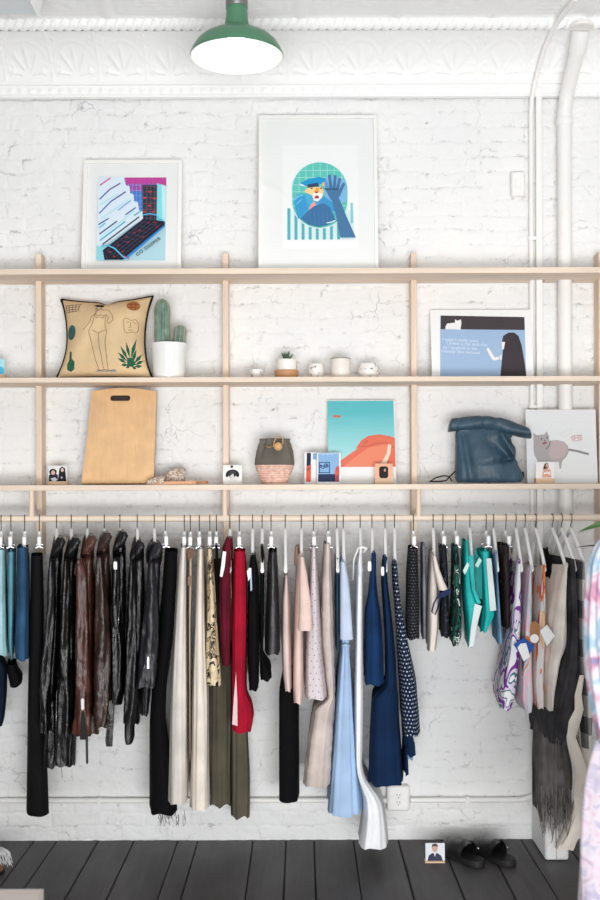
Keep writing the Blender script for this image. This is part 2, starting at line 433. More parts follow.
# ---- pipes, raceway, boxes on the wall
def wall_services():
    # thick drain pipe
    d = 0.052; xc = PX(565.5, d); r = 0.0325
    t = thing('drain_pipe', (xc, -d, 0.0), 'thick white painted pipe running floor to ceiling behind the shelves', 'pipe')
    pts = [(xc, -d, 0.0), (xc, -d, 1.0), (xc, -d, 2.2), (xc, -d, 3.28), (xc, -d - 0.002, 3.36), (xc + 0.003, -d - 0.03, 3.43), (xc + 0.010, -d - 0.09, 3.50), (xc + 0.016, -d - 0.15, 3.56), (xc + 0.018, -d - 0.19, 3.60)]
    MB().tube(pts, r, 24).build('pipe_run', M_PIPE, t, angle=60)
    MB().tube([(xc + 0.017, -d - 0.165, 3.573), (xc + 0.0185, -d - 0.205, 3.618), (xc + 0.019, -d - 0.222, 3.645)], [r * 1.15, r * 1.22, r * 1.2], 24).build('pipe_coupling', M_PIPE, t, angle=60)
    MB().lathe([(0.040, 0), (0.052, 0.002), (0.052, 0.014), (0.038, 0.018)], (xc + 0.019, -d - 0.232, 3.648)).build('ceiling_flange', M_PIPE, t)
    MB().lathe([(r * 1.06, 0), (r * 1.2, 0.006), (r * 1.2, 0.03), (r * 1.06, 0.036)], (xc, -d, 3.30)).build('pipe_coupling', M_PIPE, t)
    # thin conduit that swings out over the cornice
    d = 0.022; xc = PX(532, d)
    t = thing('electrical_conduit', (xc, -d, 0.9), 'thin white conduit rising past the wall switch and bending over the cornice', 'conduit')
    pts = [(xc, -d, 0.70), (xc, -d, 2.0), (xc, -d, 3.36), (xc + 0.002, -d - 0.010, 3.43), (xc + 0.010, -d - 0.034, 3.49), (xc + 0.022, -d - 0.075, 3.555), (xc + 0.034, -d - 0.14, 3.615), (xc + 0.046, -d - 0.24, 3.655), (xc + 0.062, -d - 0.36, 3.668), (xc + 0.08, -d - 0.5, 3.672)]
    MB().tube(pts, 0.0105, 14).build('conduit_run', M_PIPE, t, angle=60)
    for z in (2.78, 2.0):
        c = MB(); c.obox((xc - 0.014, -0.036, z), (0.034, 0, 0), (0, 0.003, 0), (0, 0, 0.016)); c.box((xc + 0.0125, -0.034, z), (xc + 0.02, -0.009, z + 0.016)); c.build('pipe_strap', M_PIPE, t)
    # flat raceway beside it
    d = 0.03; xa, xb = PX(537, d), PX(543.5, d)
    m = MB(); m.box((xa, -d, 0.75), (xb, -0.009, PZ(96, d)))
    tag(m.build('cable_raceway', M_PIPE, bevel=0.004), 'flat white cable raceway between the thin conduit and the thick pipe', 'raceway')
    # switch box on the wall
    d = 0.045; a, b = P(512.5, 196.5, d), P(526, 172, d)
    t = thing('wall_switch', ((a.x + b.x) / 2, -0.02, a.z), 'small white switch box on the brick beside the thin conduit', 'switch')
    MB().box((a.x, -0.045, a.z), (b.x, -0.009, b.z)).build('box', M_PIPE, t, bevel=0.010, seg=3)
    MB().box((a.x + 0.018, -0.050, a.z + 0.035), (b.x - 0.018, -0.044, b.z - 0.035)).build('rocker', M_PIPE, t, bevel=0.003)
    # horizontal conduit low on the wall, running up at its end
    d = 0.028; zc = PZ(800.5, d); xe = PX(541, d)
    t = thing('wall_conduit', (0, -d, zc), 'white horizontal conduit along the foot of the brick wall, curving up at its end', 'conduit')
    arc = [(xe - 0.11 + 0.11 * sin(a), -d, zc + 0.11 * (1 - cos(a))) for a in np.linspace(0, pi / 2, 9)]
    xo0, xo1 = PX(386, d), PX(409, d)
    MB().tube([(xo1 + 0.002, -d, zc), (0.75, -d, zc)] + [p for p in arc] + [(xe, -d, 0.70)], 0.0125, 14).build('conduit_run', M_PIPE, t, angle=60)
    MB().tube([(-2.2, -d, zc + 0.004), (-1.0, -d, zc + 0.003), (xo0 - 0.002, -d, zc)], 0.0125, 14).build('conduit_run', M_PIPE, t, angle=60)
    for x in (-0.95, -0.35, 0.75):
        c = MB(); c.box((x, -0.043, zc - 0.016), (x + 0.018, -0.0405, zc + 0.016)); c.box((x, -0.041, zc + 0.0135), (x + 0.018, -0.009, zc + 0.017)); c.build('pipe_strap', M_PIPE, t)
    # outlet box
    d = 0.05; a, b = P(386, 812, d), P(409, 786.5, d)
    t = thing('power_outlet', ((a.x + b.x) / 2, -0.02, a.z), 'white double power outlet box on the low wall conduit', 'outlet')
    MB().box((a.x, -0.05, a.z), (b.x, -0.009, b.z)).build('box', M_PIPE, t, bevel=0.012, seg=3)
    cx = (a.x + b.x) / 2; hole, _ = flat((60, 60, 62)), 0
    for cz in (a.z + 0.040, a.z + 0.073):
        f = MB(); f.obox((cx - 0.016, -0.0525, cz - 0.013), (0.032, 0, 0), (0, 0.003, 0), (0, 0, 0.026))
        so = f.build('socket', M_HANG, t, bevel=0.004)
        h = MB()
        for dx in (-0.007, 0.006): h.box((cx + dx - 0.0012, -0.0532, cz), (cx + dx + 0.0012, -0.0524, cz + 0.008))
        h.box((cx - 0.002, -0.0532, cz - 0.009), (cx + 0.002, -0.0524, cz - 0.004))
        h.build('slot', flat((60, 60, 62)), so)
wall_services()

# ================================================================== SHELVES AND RAIL
ZS = [(PZ(268, .25), PZ(273.6, .25)), (PZ(376.8, .25), PZ(381.8, .25)), (PZ(484.4, .25), PZ(489.8, .25))]
POSTS = [39, 226, 414.4, 602]
RAIL_D, RAIL_Z, RAIL_R = 0.235, PZ(518.4, 0.235), 0.0143
def build_shelving():
    t = thing('shelving_unit', (0, -0.1, ZS[2][1]), 'pale pine wall shelving of three long boards with a clothes rail below', 'shelf')
    px = [PX(p, 0.09) for p in [POSTS[0] - 188, *POSTS, POSTS[3] + 188]]; hw = 0.0128
    for x in px:
        m = MB(); zt = PZ(253, 0.09)
        m.box((x - hw, -0.09, 1.33), (x + hw, -0.009, zt))
        m.build('upright', M_WOODZ, t, bevel=0.0015)
    pd = PX(565.5, 0.052); cd = PX(532, 0.022); ra, rb = PX(537, .03), PX(543.5, .03)
    cuts = sorted([(x - hw - 0.0005, x + hw + 0.0005) for x in px] + [(cd - 0.014, rb + 0.004), (pd - 0.036, pd + 0.036)])
    x0, x1 = -2.15, 2.15
    for zt, zb in ZS:
        m = MB(); m.box((x0, -0.25, zb), (x1, -0.0905, zt))
        a = x0
        for c0, c1 in cuts + [(x1, x1)]:
            if c0 - a > 0.01: m.box((a, -0.0905, zb), (c0, -0.009, zt))
            a = c1
        m.build('shelf_board', M_WOODX, t, bevel=0.0012)
    for p in (31.5 - 193, 31.5, 224.6, 418.4, 612):
        x = PX(p, RAIL_D); m = MB()
        m.tube([(x, -RAIL_D, RAIL_Z - 0.004), (x, -RAIL_D, ZS[2][1] + 0.001)], 0.0115, 16)
        m.build('drop_post', M_WOODZ, t, angle=60)
    MB().tube([(-2.15, -RAIL_D, RAIL_Z + 0.004), (0, -RAIL_D, RAIL_Z), (2.15, -RAIL_D, RAIL_Z - 0.001)], RAIL_R, 24).build('clothes_rail', M_WOODX, t, angle=60)
build_shelving()

# ================================================================== PENDANT LAMP
def build_pendant():
    d = 0.8; c = P(238.3, 57, d); k = S(d)
    t = thing('pendant_lamp', (c.x, c.y, c.z), 'green enamel barn pendant lamp with a white inside, hanging lit from the ceiling', 'lamp')
    gm, q = base('green_enamel', (80, 130, 100), 0.32)
    wi, _ = base('white_enamel', (245, 245, 242), 0.4)
    gr, _ = base('grey_metal_fitting', (140, 136, 138), 0.45, 0.6)
    out = [(0.1815, 0.0), (0.183, 0.004), (0.181, 0.010), (0.172, 0.030), (0.158, 0.052), (0.138, 0.070), (0.110, 0.086), (0.080, 0.098), (0.058, 0.106)]
    MB().lathe(out, c, 64, caps=False).build('shade', gm, t, angle=60)
    MB().lathe([(0.1815, 0.0), (0.1785, 0.001), (0.170, 0.028), (0.155, 0.050), (0.135, 0.067), (0.105, 0.083), (0.050, 0.097), (0.0001, 0.098)], c, 64, caps=False).build('shade_lining', wi, t, angle=60)
    MB().lathe([(0.058, 0.103), (0.060, 0.108), (0.056, 0.112), (0.050, 0.116), (0.044, 0.150), (0.041, 0.186), (0.044, 0.190), (0.041, 0.194)], c, 40).build('neck', gm, t, angle=40)
    MB().lathe([(0.040, 0.194), (0.043, 0.198), (0.043, 0.262), (0.035, 0.270), (0.012, 0.274), (0.011, 3.69 - c.z)], c, 32).build('stem', gr, t, angle=40)
    em = bpy.data.materials.new('lit_bulb'); em.use_nodes = True; b = em.node_tree.nodes['Principled BSDF']
    b.inputs['Emission Color'].default_value = (1, 0.97, 0.92, 1); b.inputs['Emission Strength'].default_value = 12
    MB().ball((c.x, c.y, c.z + 0.05), 0.04, 24).build('bulb', em, t, angle=180)
build_pendant()

# white box fitting at the ceiling
def build_ceiling_box():
    d = 0.62; a = P(-14, 14, d); b = P(40, 0, d)
    t = thing('ceiling_box', ((a.x + b.x) / 2, -d - 0.2, 3.60), 'pale boxy fitting fixed to the pressed tin ceiling', 'fitting')
    MB().box((a.x, -1.15, a.z), (b.x, -d, 3.688)).build('housing', white_paint('cool_white_metal', (228, 234, 236)), t, bevel=0.006)
    m = MB(); x = b.x
    m.add([(x, -d, a.z - 0.012), (x + 0.05, -d - 0.06, 3.688), (x, -d - 0.2, 3.688), (x, -1.15, 3.688), (x, -1.15, a.z - 0.012)], [(0, 1, 2, 3, 4)])
    m.add([(x, -d + 0.004, a.z - 0.012), (x + 0.03, -d + 0.004, 3.688), (x, -d + 0.004, 3.688), (x + 0.004, -1.15, a.z - 0.012), (x + 0.034, -1.15, 3.688), (x, -1.15, 3.688)], [(0, 2, 1), (3, 4, 5), (0, 1, 4, 3), (1, 2, 5, 4), (2, 0, 3, 5)])
    m.build('end_flange', M_CEIL, t, smooth=False)
build_ceiling_box()

# ================================================================== FLAT PRINTED THINGS
class Board:
    """a stiff board standing on a surface and leaning back; art coordinates are read off the photograph, px by px"""
    def __init__(self, x0, x1, ytop, zbase, dfoot, dtop, thick):
        dm = (dfoot + dtop) / 2; self.s = S(dm); self.cx = (x0 + x1) / 2
        self.xc = PX(self.cx, dm); self.zb = zbase + thick * (dfoot - dtop) / max(0.05, PZ(ytop, dtop) - zbase) + 0.0004; self.df = dfoot
        zt = PZ(ytop, dtop); self.a = math.atan2(dfoot - dtop, zt - zbase)
        self.H = math.hypot(dfoot - dtop, zt - zbase); self.W = (x1 - x0) * self.s; self.t = thick
        self.ca, self.sa = cos(self.a), sin(self.a)
    def w(self, lx, h, out=0.0):
        d = self.df - h * self.sa + out * self.ca
        return Vector((self.xc + lx, -d, self.zb + h * self.ca + out * self.sa))
    def q(self, px, py, out=0.0):
        h = (PZ(py, self.df - 0.5 * (self.H * self.sa)) - self.zb) / self.ca
        return self.w((px - self.cx) * self.s, h, out)
    @property
    def foot(self): return (self.xc, -self.df, self.zb)
    def slab(self, m, x0, x1, h0, h1, o0, o1, mat=None):
        p = self.w(x0, h0, o1)
        m.obox(p, self.w(x1, h0, o1) - p, self.w(x0, h0, o0) - p, self.w(x0, h1, o1) - p, mat); return m
class Art:
    def __init__(self, board, out0=0.0): self.b = board; self.m = MB(); self.c = []; self.k = 0; self.o = out0
    def mi(self, col, rough=0.75):
        mt = flat(col, rough) if isinstance(col, tuple) else col
        if mt not in self.c: self.c.append(mt)
        return self.c.index(mt)
    def poly(self, pts, col, same=False):
        if not same: self.k += 1
        vs, fs = tri2(pts); off = self.o + self.k * 0.00022
        self.m.add([self.b.q(p[0], p[1], off) for p in vs], fs, self.mi(col)); return self
    def rect(self, x0, y0, x1, y1, col): return self.poly([(x0, y1), (x1, y1), (x1, y0), (x0, y0)], col)
    def line(self, pts, w, col):
        self.k += 1; vs = []; fs = []
        for i, p in enumerate(pts):
            a = pts[max(i - 1, 0)]; b = pts[min(i + 1, len(pts) - 1)]
            dx, dy = b[0] - a[0], b[1] - a[1]; L = math.hypot(dx, dy) or 1
            nx, ny = -dy / L * w / 2, dx / L * w / 2
            vs += [(p[0] + nx, p[1] + ny), (p[0] - nx, p[1] - ny)]
        for i in range(len(pts) - 1): fs.append((2 * i, 2 * i + 2, 2 * i + 3, 2 * i + 1))
        off = self.o + self.k * 0.00022
        self.m.add([self.b.q(p[0], p[1], off) for p in vs], fs, self.mi(col)); return self
    def text(self, s, x, y, size, col, ang=0.0, shear=0.0, sx=1.0, bold=0.0):
        self.k += 1; vs, fs = text_mesh(s, size, shear, bold); ca, sa = cos(ang), sin(ang); off = self.o + self.k * 0.00022
        self.m.add([self.b.q(x + (v.x * ca * sx - v.y * sa), y - (v.x * sa * sx + v.y * ca), off) for v in vs], fs, self.mi(col)); return self
    def build(self, name, parent, base=None):
        return self.m.build(name, self.c, parent, smooth=False)
def tri2(pts):
    from mathutils.geometry import tessellate_polygon
    v = [Vector((p[0], p[1], 0)) for p in pts]
    fs = []
    for f in tessellate_polygon([v]):
        a, b, c = (v[i] for i in f)
        # photo y runs down: make every face look out of the board
        cr = (b.x - a.x) * (c.y - a.y) - (b.y - a.y) * (c.x - a.x)
        fs.append(tuple(f) if cr < 0 else tuple(f)[::-1])
    return [(p[0], p[1]) for p in pts], fs
def clip_half(pts, f):
    """keep the part of a polygon where f(p) >= 0"""
    out = []
    for i in range(len(pts)):
        a, b = pts[i], pts[(i + 1) % len(pts)]; fa, fb = f(a), f(b)
        if fa >= 0: out.append(a)
        if (fa >= 0) != (fb >= 0):
            t = fa / (fa - fb); out.append((a[0] + (b[0] - a[0]) * t, a[1] + (b[1] - a[1]) * t))
    return out
def clip_box(pts, x0, y0, x1, y1):
    for f in (lambda p: p[0] - x0, lambda p: x1 - p[0], lambda p: p[1] - y0, lambda p: y1 - p[1]):
        if len(pts) > 2: pts = clip_half(pts, f)
    return pts

ZT = [z[0] + 0.0008 for z in ZS]
def framed(name, label, x0, x1, ytop, zbase, bar, dfoot, paint_art, inner=None):
    b = Board(x0, x1, ytop, zbase, dfoot, 0.045, 0.022)
    t = thing(name, b.foot, label, 'framed print', None)
    W, H = b.W, b.H
    m = MB()
    for (a0, a1, h0, h1) in ((-W / 2, W / 2, H - bar, H), (-W / 2, W / 2, 0, bar), (-W / 2, -W / 2 + bar, bar, H - bar), (W / 2 - bar, W / 2, bar, H - bar)):
        b.slab(m, a0, a1, h0, h1, -0.020, 0.008)
    m.build('frame', M_FRAME, t, bevel=0.0012)
    mb = MB(); b.slab(mb, -W / 2 + bar, W / 2 - bar, bar, H - bar, -0.016, -0.002); mb.build('mount_board', M_MAT, t)
    art = Art(b, -0.0018); paint_art(art); art.build('print', t)
    g = MB(); g.add([b.w(-W / 2 + bar, bar, 0.005), b.w(W / 2 - bar, bar, 0.005), b.w(W / 2 - bar, H - bar, 0.005), b.w(-W / 2 + bar, H - bar, 0.005)], [(0, 1, 2, 3)])
    g.build('glass', M_GLASS, t, smooth=False)
    return t

def art_pool_steps(A):
    X = lambda u: 85 + u / 6.0
    Y = lambda v: 160 + v / 6.0
    def g(*p): return [(X(a), Y(b)) for a, b in p]
    bx = (X(82), Y(92), X(490), Y(607))
    cl = lambda *p: clip_box(g(*p), *bx)
    A.rect(X(82), Y(92), X(490), Y(607), (176, 216, 228))
    A.poly(cl((236, 92), (490, 92), (490, 160), (250, 150)), (190, 52, 150))
    A.poly(cl((245, 128), (440, 128), (440, 240), (262, 200)), (160, 66, 170))
    A.poly(cl((268, 180), (440, 175), (440, 360), (345, 360)), (54, 120, 205))
    for k in range(8): A.line(g((262 + 24 * k, 130), (262 + 24 * k, 330)), 0.30, (150, 190, 235))
    for k in range(6): A.line(g((255, 140 + 34 * k), (438, 140 + 34 * k)), 0.30, (150, 190, 235))
    A.poly(cl((345, 140), (436, 140), (436, 362), (352, 362)), (28, 27, 44))
    for k in range(4): A.line(g((350 + 24 * k, 140), (352 + 24 * k, 360)), 0.35, (105, 100, 140))
    for k in range(6): A.line(g((346, 150 + 36 * k), (436, 150 + 36 * k)), 0.35, (150, 70, 90))
    for a, b in ((352, 218), (385, 180), (410, 222), (352, 305), (408, 306), (382, 268)): A.poly(g((a, b), (a + 20, b), (a + 20, b + 9), (a, b + 9)), (200, 60, 70))
    A.poly(cl((436, 132), (490, 150), (490, 372), (436, 360)), (130, 214, 225))
    A.poly(cl((462, 140), (490, 150), (490, 372), (470, 362)), (190, 232, 236))
    # pale flight of steps
    A.poly(cl((82, 92), (236, 92), (245, 145), (270, 150), (275, 195), (295, 200), (300, 245), (322, 250), (330, 300), (350, 305), (355, 352), (120, 520), (82, 530)), (214, 228, 240))
    bands = [((92, 145), (155, 98), (206, 60, 130)), ((92, 232), (150, 172), (60, 80, 170)), ((150, 172), (215, 132), (110, 60, 150)), ((92, 320), (160, 246), (58, 110, 180)), ((160, 246), (248, 186), (70, 60, 150)), ((88, 390), (150, 350), (50, 90, 150)), ((205, 300), (280, 240), (120, 170, 215)),
             ((96, 448), (200, 368), (40, 70, 130)), ((100, 488), (250, 370), (70, 170, 200)), ((116, 512), (332, 342), (30, 30, 52)), ((92, 412), (130, 380), (90, 190, 205)), ((250, 330), (310, 285), (60, 100, 150)), ((300, 335), (345, 305), (60, 170, 205))]
    for a, b, c in bands: A.line(g(a, b), 1.3, c)
    for a, b in (((110, 350), (260, 240)), ((100, 470), (300, 310)), ((92, 270), (200, 200))): A.line(g(a, b), 1.0, (168, 222, 226))
    A.poly(g((82, 520), (130, 530), (128, 607), (82, 607)), (140, 208, 220))
    # dark tiled floor of the pool
    A.poly(g((118, 548), (362, 352), (486, 372), (486, 395), (240, 607), (130, 607)), (32, 28, 44))
    for k in range(11):
        u = k / 10.0
        A.line(g((120 + u * 240, 556 - u * 200), (150 + u * 336, 607 - u * 232)), 0.28, (76, 84, 118))
    for k in range(1, 6):
        u = k / 6.0
        A.line(g((118 + u * 122, 548 + u * 59), (362 + u * 124, 352 + u * 43)), 0.28, (86, 92, 124))
    for a, b in ((150, 560), (200, 520), (250, 470), (300, 440), (330, 430), (380, 380), (430, 410), (260, 500), (180, 590), (350, 470), (230, 560), (420, 380)):
        A.poly(g((a, b), (a + 17, b - 4), (a + 18, b + 1), (a + 1, b + 5)), (170, 46, 60))
    A.poly(g((240, 607), (486, 395), (490, 405), (262, 607)), (40, 130, 200))
    for k in range(1):
        A.line(g((110, 525), (150, 522), (190, 540), (240, 590), (262, 604)), 1.3, (90, 190, 225))
        A.line(g((352, 335), (400, 328), (435, 335), (450, 360), (480, 370)), 1.2, (70, 180, 222))
        A.line(g((245, 585), (280, 606)), 0.9, (200, 60, 130))
    A.text('GO DEEPER', X(391), Y(531), 4.6, (16, 20, 30), ang=radians(37), sx=1.05, bold=0.07)

def art_bather(A):
    X = lambda u: 280 + u / 7.5
    Y = lambda v: 150 + v / 7.5
    def g(*p): return [(X(a), Y(b)) for a, b in p]
    A.rect(283.5, 143, 359, 250, (241, 242, 242))
    A.rect(X(60), Y(455), X(560), Y(680), (214, 236, 238))
    for k in range(8): A.rect(X(62 + 53 * k), Y(440), X(84 + 53 * k), Y(682), (72, 170, 180))
    A.rect(X(535), Y(400), X(553), Y(560), (130, 200, 206))
    arch = [(305 + 208 * cos(radians(a)), 300 - 215 * sin(radians(a))) for a in range(0, 181, 9)] + [(305 + 208 * cos(radians(a)), 380 - 212 * sin(radians(a))) for a in range(189, 352, 9)]
    ring = [(305 + 216 * cos(radians(a)), 300 - 222 * sin(radians(a))) for a in range(0, 181, 9)] + [(305 + 216 * cos(radians(a)), 380 - 219 * sin(radians(a))) for a in range(189, 352, 9)]
    A.poly([(X(a), Y(b)) for a, b in ring], (226, 242, 242))
    A.poly([(X(a), Y(b)) for a, b in arch], (84, 196, 184))
    for k in range(7):
        x = 150 + k * 53; h = 215 * math.sqrt(max(0, 1 - ((x - 305) / 208) ** 2))
        A.line(g((x, 300 - h), (x, 470)), 0.5, (176, 228, 222))
    for k in range(6):
        y = 150 + k * 55; h = 208 * math.sqrt(max(0, 1 - ((300 - y) / 215) ** 2)) if y < 300 else 206
        A.line(g((305 - h, y), (305 + h, y)), 0.5, (176, 228, 222))
    blue, mid, navy, sky = (30, 150, 205), (52, 172, 214), (62, 112, 160), (120, 184, 226)
    A.poly(g((330, 220), (380, 190), (440, 200), (500, 230), (512, 330), (500, 400), (420, 380), (340, 400)), sky)
    A.poly(g((110, 380), (150, 330), (200, 340), (250, 390), (240, 450), (180, 520), (140, 520), (120, 430)), blue)
    A.poly(g((190, 330), (250, 330), (290, 400), (340, 390), (420, 500), (360, 560), (200, 540), (160, 520), (220, 440)), mid)
    A.poly(g((280, 390), (340, 350), (400, 400), (420, 470), (300, 440)), blue)
    # the bather: round-faced animal under a wide blue hat
    A.poly(g((150, 255), (215, 220), (300, 200), (350, 215), (360, 250), (300, 262), (220, 268), (165, 275)), blue)
    A.poly(g((150, 250), (185, 262), (200, 276), (160, 270)), (214, 226, 238))
    A.poly(g((212, 260), (290, 245), (300, 275), (215, 285)), (56, 66, 100))
    A.poly(g((182, 320), (215, 288), (260, 280), (320, 280), (335, 310), (322, 360), (292, 392), (262, 385), (245, 345), (200, 322)), (240, 206, 150))
    A.poly(g((252, 330), (285, 322), (328, 332), (318, 365), (288, 392), (258, 384)), (245, 240, 236))
    A.poly(g((262, 318), (278, 290), (300, 290), (298, 318), (280, 332)), (236, 150, 70))
    A.poly(g((322, 250), (345, 236), (362, 250), (352, 280), (326, 272)), (238, 190, 130))
    A.poly(g((238, 286), (252, 286), (250, 296), (240, 296)), (40, 40, 50))
    A.poly(g((308, 286), (322, 286), (320, 296), (310, 296)), (40, 40, 50))
    A.poly(g((266, 318), (296, 318), (282, 330)), (50, 34, 40))
    A.poly(g((264, 356), (284, 344), (300, 356), (298, 370), (268, 370)), (170, 60, 66))
    A.poly(g((236, 420), (262, 388), (275, 420), (250, 455), (222, 460)), (238, 150, 150))
    A.line(g((110, 385), (150, 350), (180, 345)), 1.4, (110, 200, 236)); A.line(g((130, 415), (170, 375)), 1.0, (110, 200, 236))
    A.poly(g((160, 525), (200, 480), (260, 430), (335, 405), (380, 440), (415, 520), (420, 540), (360, 575), (300, 590), (220, 570)), navy)
    A.line(g((355, 560), (395, 552), (420, 540)), 1.0, (230, 244, 250))
    A.poly(g((395, 370), (440, 350), (470, 420), (500, 500), (572, 672), (458, 672), (425, 500)), (70, 116, 158))
    A.poly(g((345, 295), (440, 300), (460, 345), (440, 372), (392, 385), (372, 350)), (70, 116, 158))
    A.poly(g((378, 295), (368, 190), (388, 186), (402, 290)), (70, 116, 158)); A.poly(g((402, 292), (412, 190), (432, 192), (424, 296)), (70, 116, 158))
    A.poly(g((424, 298), (448, 210), (466, 218), (446, 310)), (70, 116, 158)); A.poly(g((440, 320), (480, 248), (496, 258), (458, 345)), (70, 116, 158)); A.poly(g((346, 296), (338, 226), (352, 222), (380, 300)), (90, 150, 200))
    A.line(g((340, 297), (442, 300)), 0.9, (38, 60, 100))
    for k in range(6): A.line(g((230 + k * 32, 470), (240 + k * 30, 580)), 0.25, (96, 140, 182))

framed('framed_print', 'smaller white framed print of blue and pink pool steps lettered along its lower edge', 83.5, 182.5, 160.5, ZT[0], 0.018, 0.115, art_pool_steps)
framed('framed_print', 'larger white framed print of a hatted animal bather in a turquoise arch', 259.5, 378.5, 116.5, ZT[0], 0.016, 0.135, art_bather)

def card(name, label, cat, x0, x1, ytop, zbase, dfoot, dtop, col, paint_art, thick=0.003, part='print', group=None):
    b = Board(x0, x1, ytop, zbase, dfoot, dtop, thick)
    t = thing(name, b.foot, label, cat, group)
    m = MB(); b.slab(m, -b.W / 2, b.W / 2, 0, b.H, -thick, 0); m.build('backing', flat(col), t, smooth=False)
    A = Art(b, 0.0001); paint_art(A); A.build(part, t)
    return t, b

def art_cat_girl(A):
    X = lambda u: 425 + u / 5.217
    Y = lambda v: 300 + v / 5.217
    def g(*p): return [(X(a), Y(b)) for a, b in p]
    A.poly(g((86, 78), (528, 88), (522, 420), (76, 420)), (158, 184, 214))
    A.poly(g((90, 78), (528, 88), (526, 158), (86, 152)), (68, 62, 66))
    cat = (236, 234, 234)
    A.poly(g((112, 152), (112, 138), (122, 122), (150, 118), (162, 118), (164, 98), (172, 106), (186, 104), (194, 98), (196, 120), (190, 155)), cat)
    A.poly(g((386, 420), (398, 330), (408, 260), (404, 222), (412, 190), (440, 172), (470, 172), (492, 190), (506, 240), (518, 340), (524, 420)), (62, 55, 60))
    A.poly(g((402, 222), (420, 222), (412, 262), (404, 262)), (238, 232, 232))
    A.poly(g((322, 262), (330, 250), (342, 268), (362, 306), (384, 300), (384, 316), (356, 322), (346, 312)), (238, 232, 232))
    A.poly(g((388, 300), (400, 288), (398, 318), (390, 318)), (238, 232, 232))
    tx = (222, 232, 244)
    for i, s in enumerate(("I wasn't really sure", "I knew a cat and she", "so I laughed at her", "nobody else noticed")):
        A.text(s, X(186 if i != 1 else 220), Y(212 + i * 21), 4.7, tx, ang=radians(-3), sx=1.0 if i != 1 else 1.05)
card('art_print', 'white bordered print of a dark haired figure and a white cat on blue', 'print', 431.5, 532.5, 310.5, ZT[1], 0.10, 0.03, (240, 240, 240), art_cat_girl)

def art_grey_cat(A):
    X = lambda u: 520 + u / 7.5
    Y = lambda v: 400 + v / 7.5
    def g(*p): return [(X(a), Y(b)) for a, b in p]
    gcol, lcol = (172, 166, 166), (96, 92, 96)
    A.poly(g((104, 250), (128, 268), (184, 264), (206, 240), (220, 280), (222, 312), (280, 306), (330, 318), (360, 350), (366, 390), (348, 430), (315, 462), (302, 522), (292, 522), (288, 470), (130, 466), (108, 420), (102, 380)), gcol)
    A.poly(g((240, 312), (290, 310), (336, 326), (356, 370), (340, 420), (290, 450), (230, 450), (215, 400)), (190, 174, 174))
    A.line(g((364, 378), (420, 388), (515, 414)), 2.2, (140, 136, 136))
    A.line(g((228, 312), (222, 345), (192, 378)), 0.7, (130, 84, 90))
    A.poly(ell(X(162), Y(298), 0.7, 0.9), lcol); A.poly(ell(X(206), Y(288), 0.7, 0.9), lcol)
    A.poly(g((180, 308), (194, 306), (187, 316)), lcol)
    A.poly(g((168, 330), (188, 318), (204, 324), (198, 334), (172, 340)), (168, 86, 96))
    A.line(g((390, 220), (340, 240), (305, 262), (310, 280), (350, 274), (388, 250), (390, 222)), 0.3, (208, 208, 210))
    A.text('SHE', X(427), Y(292), 6.0, (206, 152, 158), ang=radians(6), sx=1.2)
    A.line(g((392, 278), (462, 268)), 0.5, (206, 152, 158)); A.line(g((396, 316), (464, 306)), 0.5, (206, 152, 158))
card('art_print', 'pale grey print of a grey cat with a long thin tail', 'print', 526.5, 596.8, 410.5, ZT[2], 0.125, 0.088, (226, 227, 228), art_grey_cat)

def art_swimmer(A):
    X = lambda u: 295 + u / 5.4545
    Y = lambda v: 395 + v / 5.4545
    def g(*p): return [(X(a), Y(b)) for a, b in p]
    gm, t = base('printed_sea_blend', (120, 205, 214), 0.7, spec=0.3)
    sp = t.node('ShaderNodeSeparateXYZ'); t.link(t.coord('Object'), sp.inputs[0])
    wv = t.noise(t.coord('Object', (4, 4, 40)), 1.0, 2)
    hgt = t.math('ADD', t.math('MULTIPLY', sp.outputs[2], 2.7), t.math('MULTIPLY', wv, 0.12))
    t.link(t.ramp(hgt, [(0.12, (190, 226, 224)), (0.5, (158, 214, 216)), (0.95, (96, 190, 198))]), t.b.inputs['Base Color'])
    A.poly(g((180, 30), (541, 30), (548, 394), (180, 394)), gm)
    skin, lite, dark = (224, 116, 92), (232, 138, 110), (186, 84, 68)
    A.poly(g((190, 394), (260, 350), (340, 295), (420, 250), (500, 262), (546, 300), (547, 394)), skin)
    A.poly(g((300, 360), (400, 290), (500, 270), (520, 320), (480, 394), (260, 394)), lite)
    A.poly(g((330, 296), (360, 250), (400, 225), (460, 215), (520, 226), (546, 236), (546, 300), (500, 262), (450, 262), (400, 280), (362, 288)), skin)
    A.line(g((350, 284), (400, 280), (440, 266), (500, 262), (540, 290)), 0.6, dark)
    A.line(g((372, 262), (396, 250), (400, 264)), 0.5, dark); A.line(g((365, 275), (392, 262)), 0.4, dark)
    A.poly(g((508, 268), (526, 276), (520, 320), (496, 378), (468, 374), (500, 320)), (240, 214, 190))
    A.poly(g((204, 112), (228, 108), (262, 114), (240, 124), (212, 122)), (206, 120, 100))
    A.rect(X(180), Y(394), X(548), Y(470), (236, 236, 236))
card('poster', 'turquoise sea poster with a coral coloured bather leaning on the brick', 'poster', 328, 395.8, 400.5, ZT[2], 0.10, 0.035, (236, 236, 236), art_swimmer)

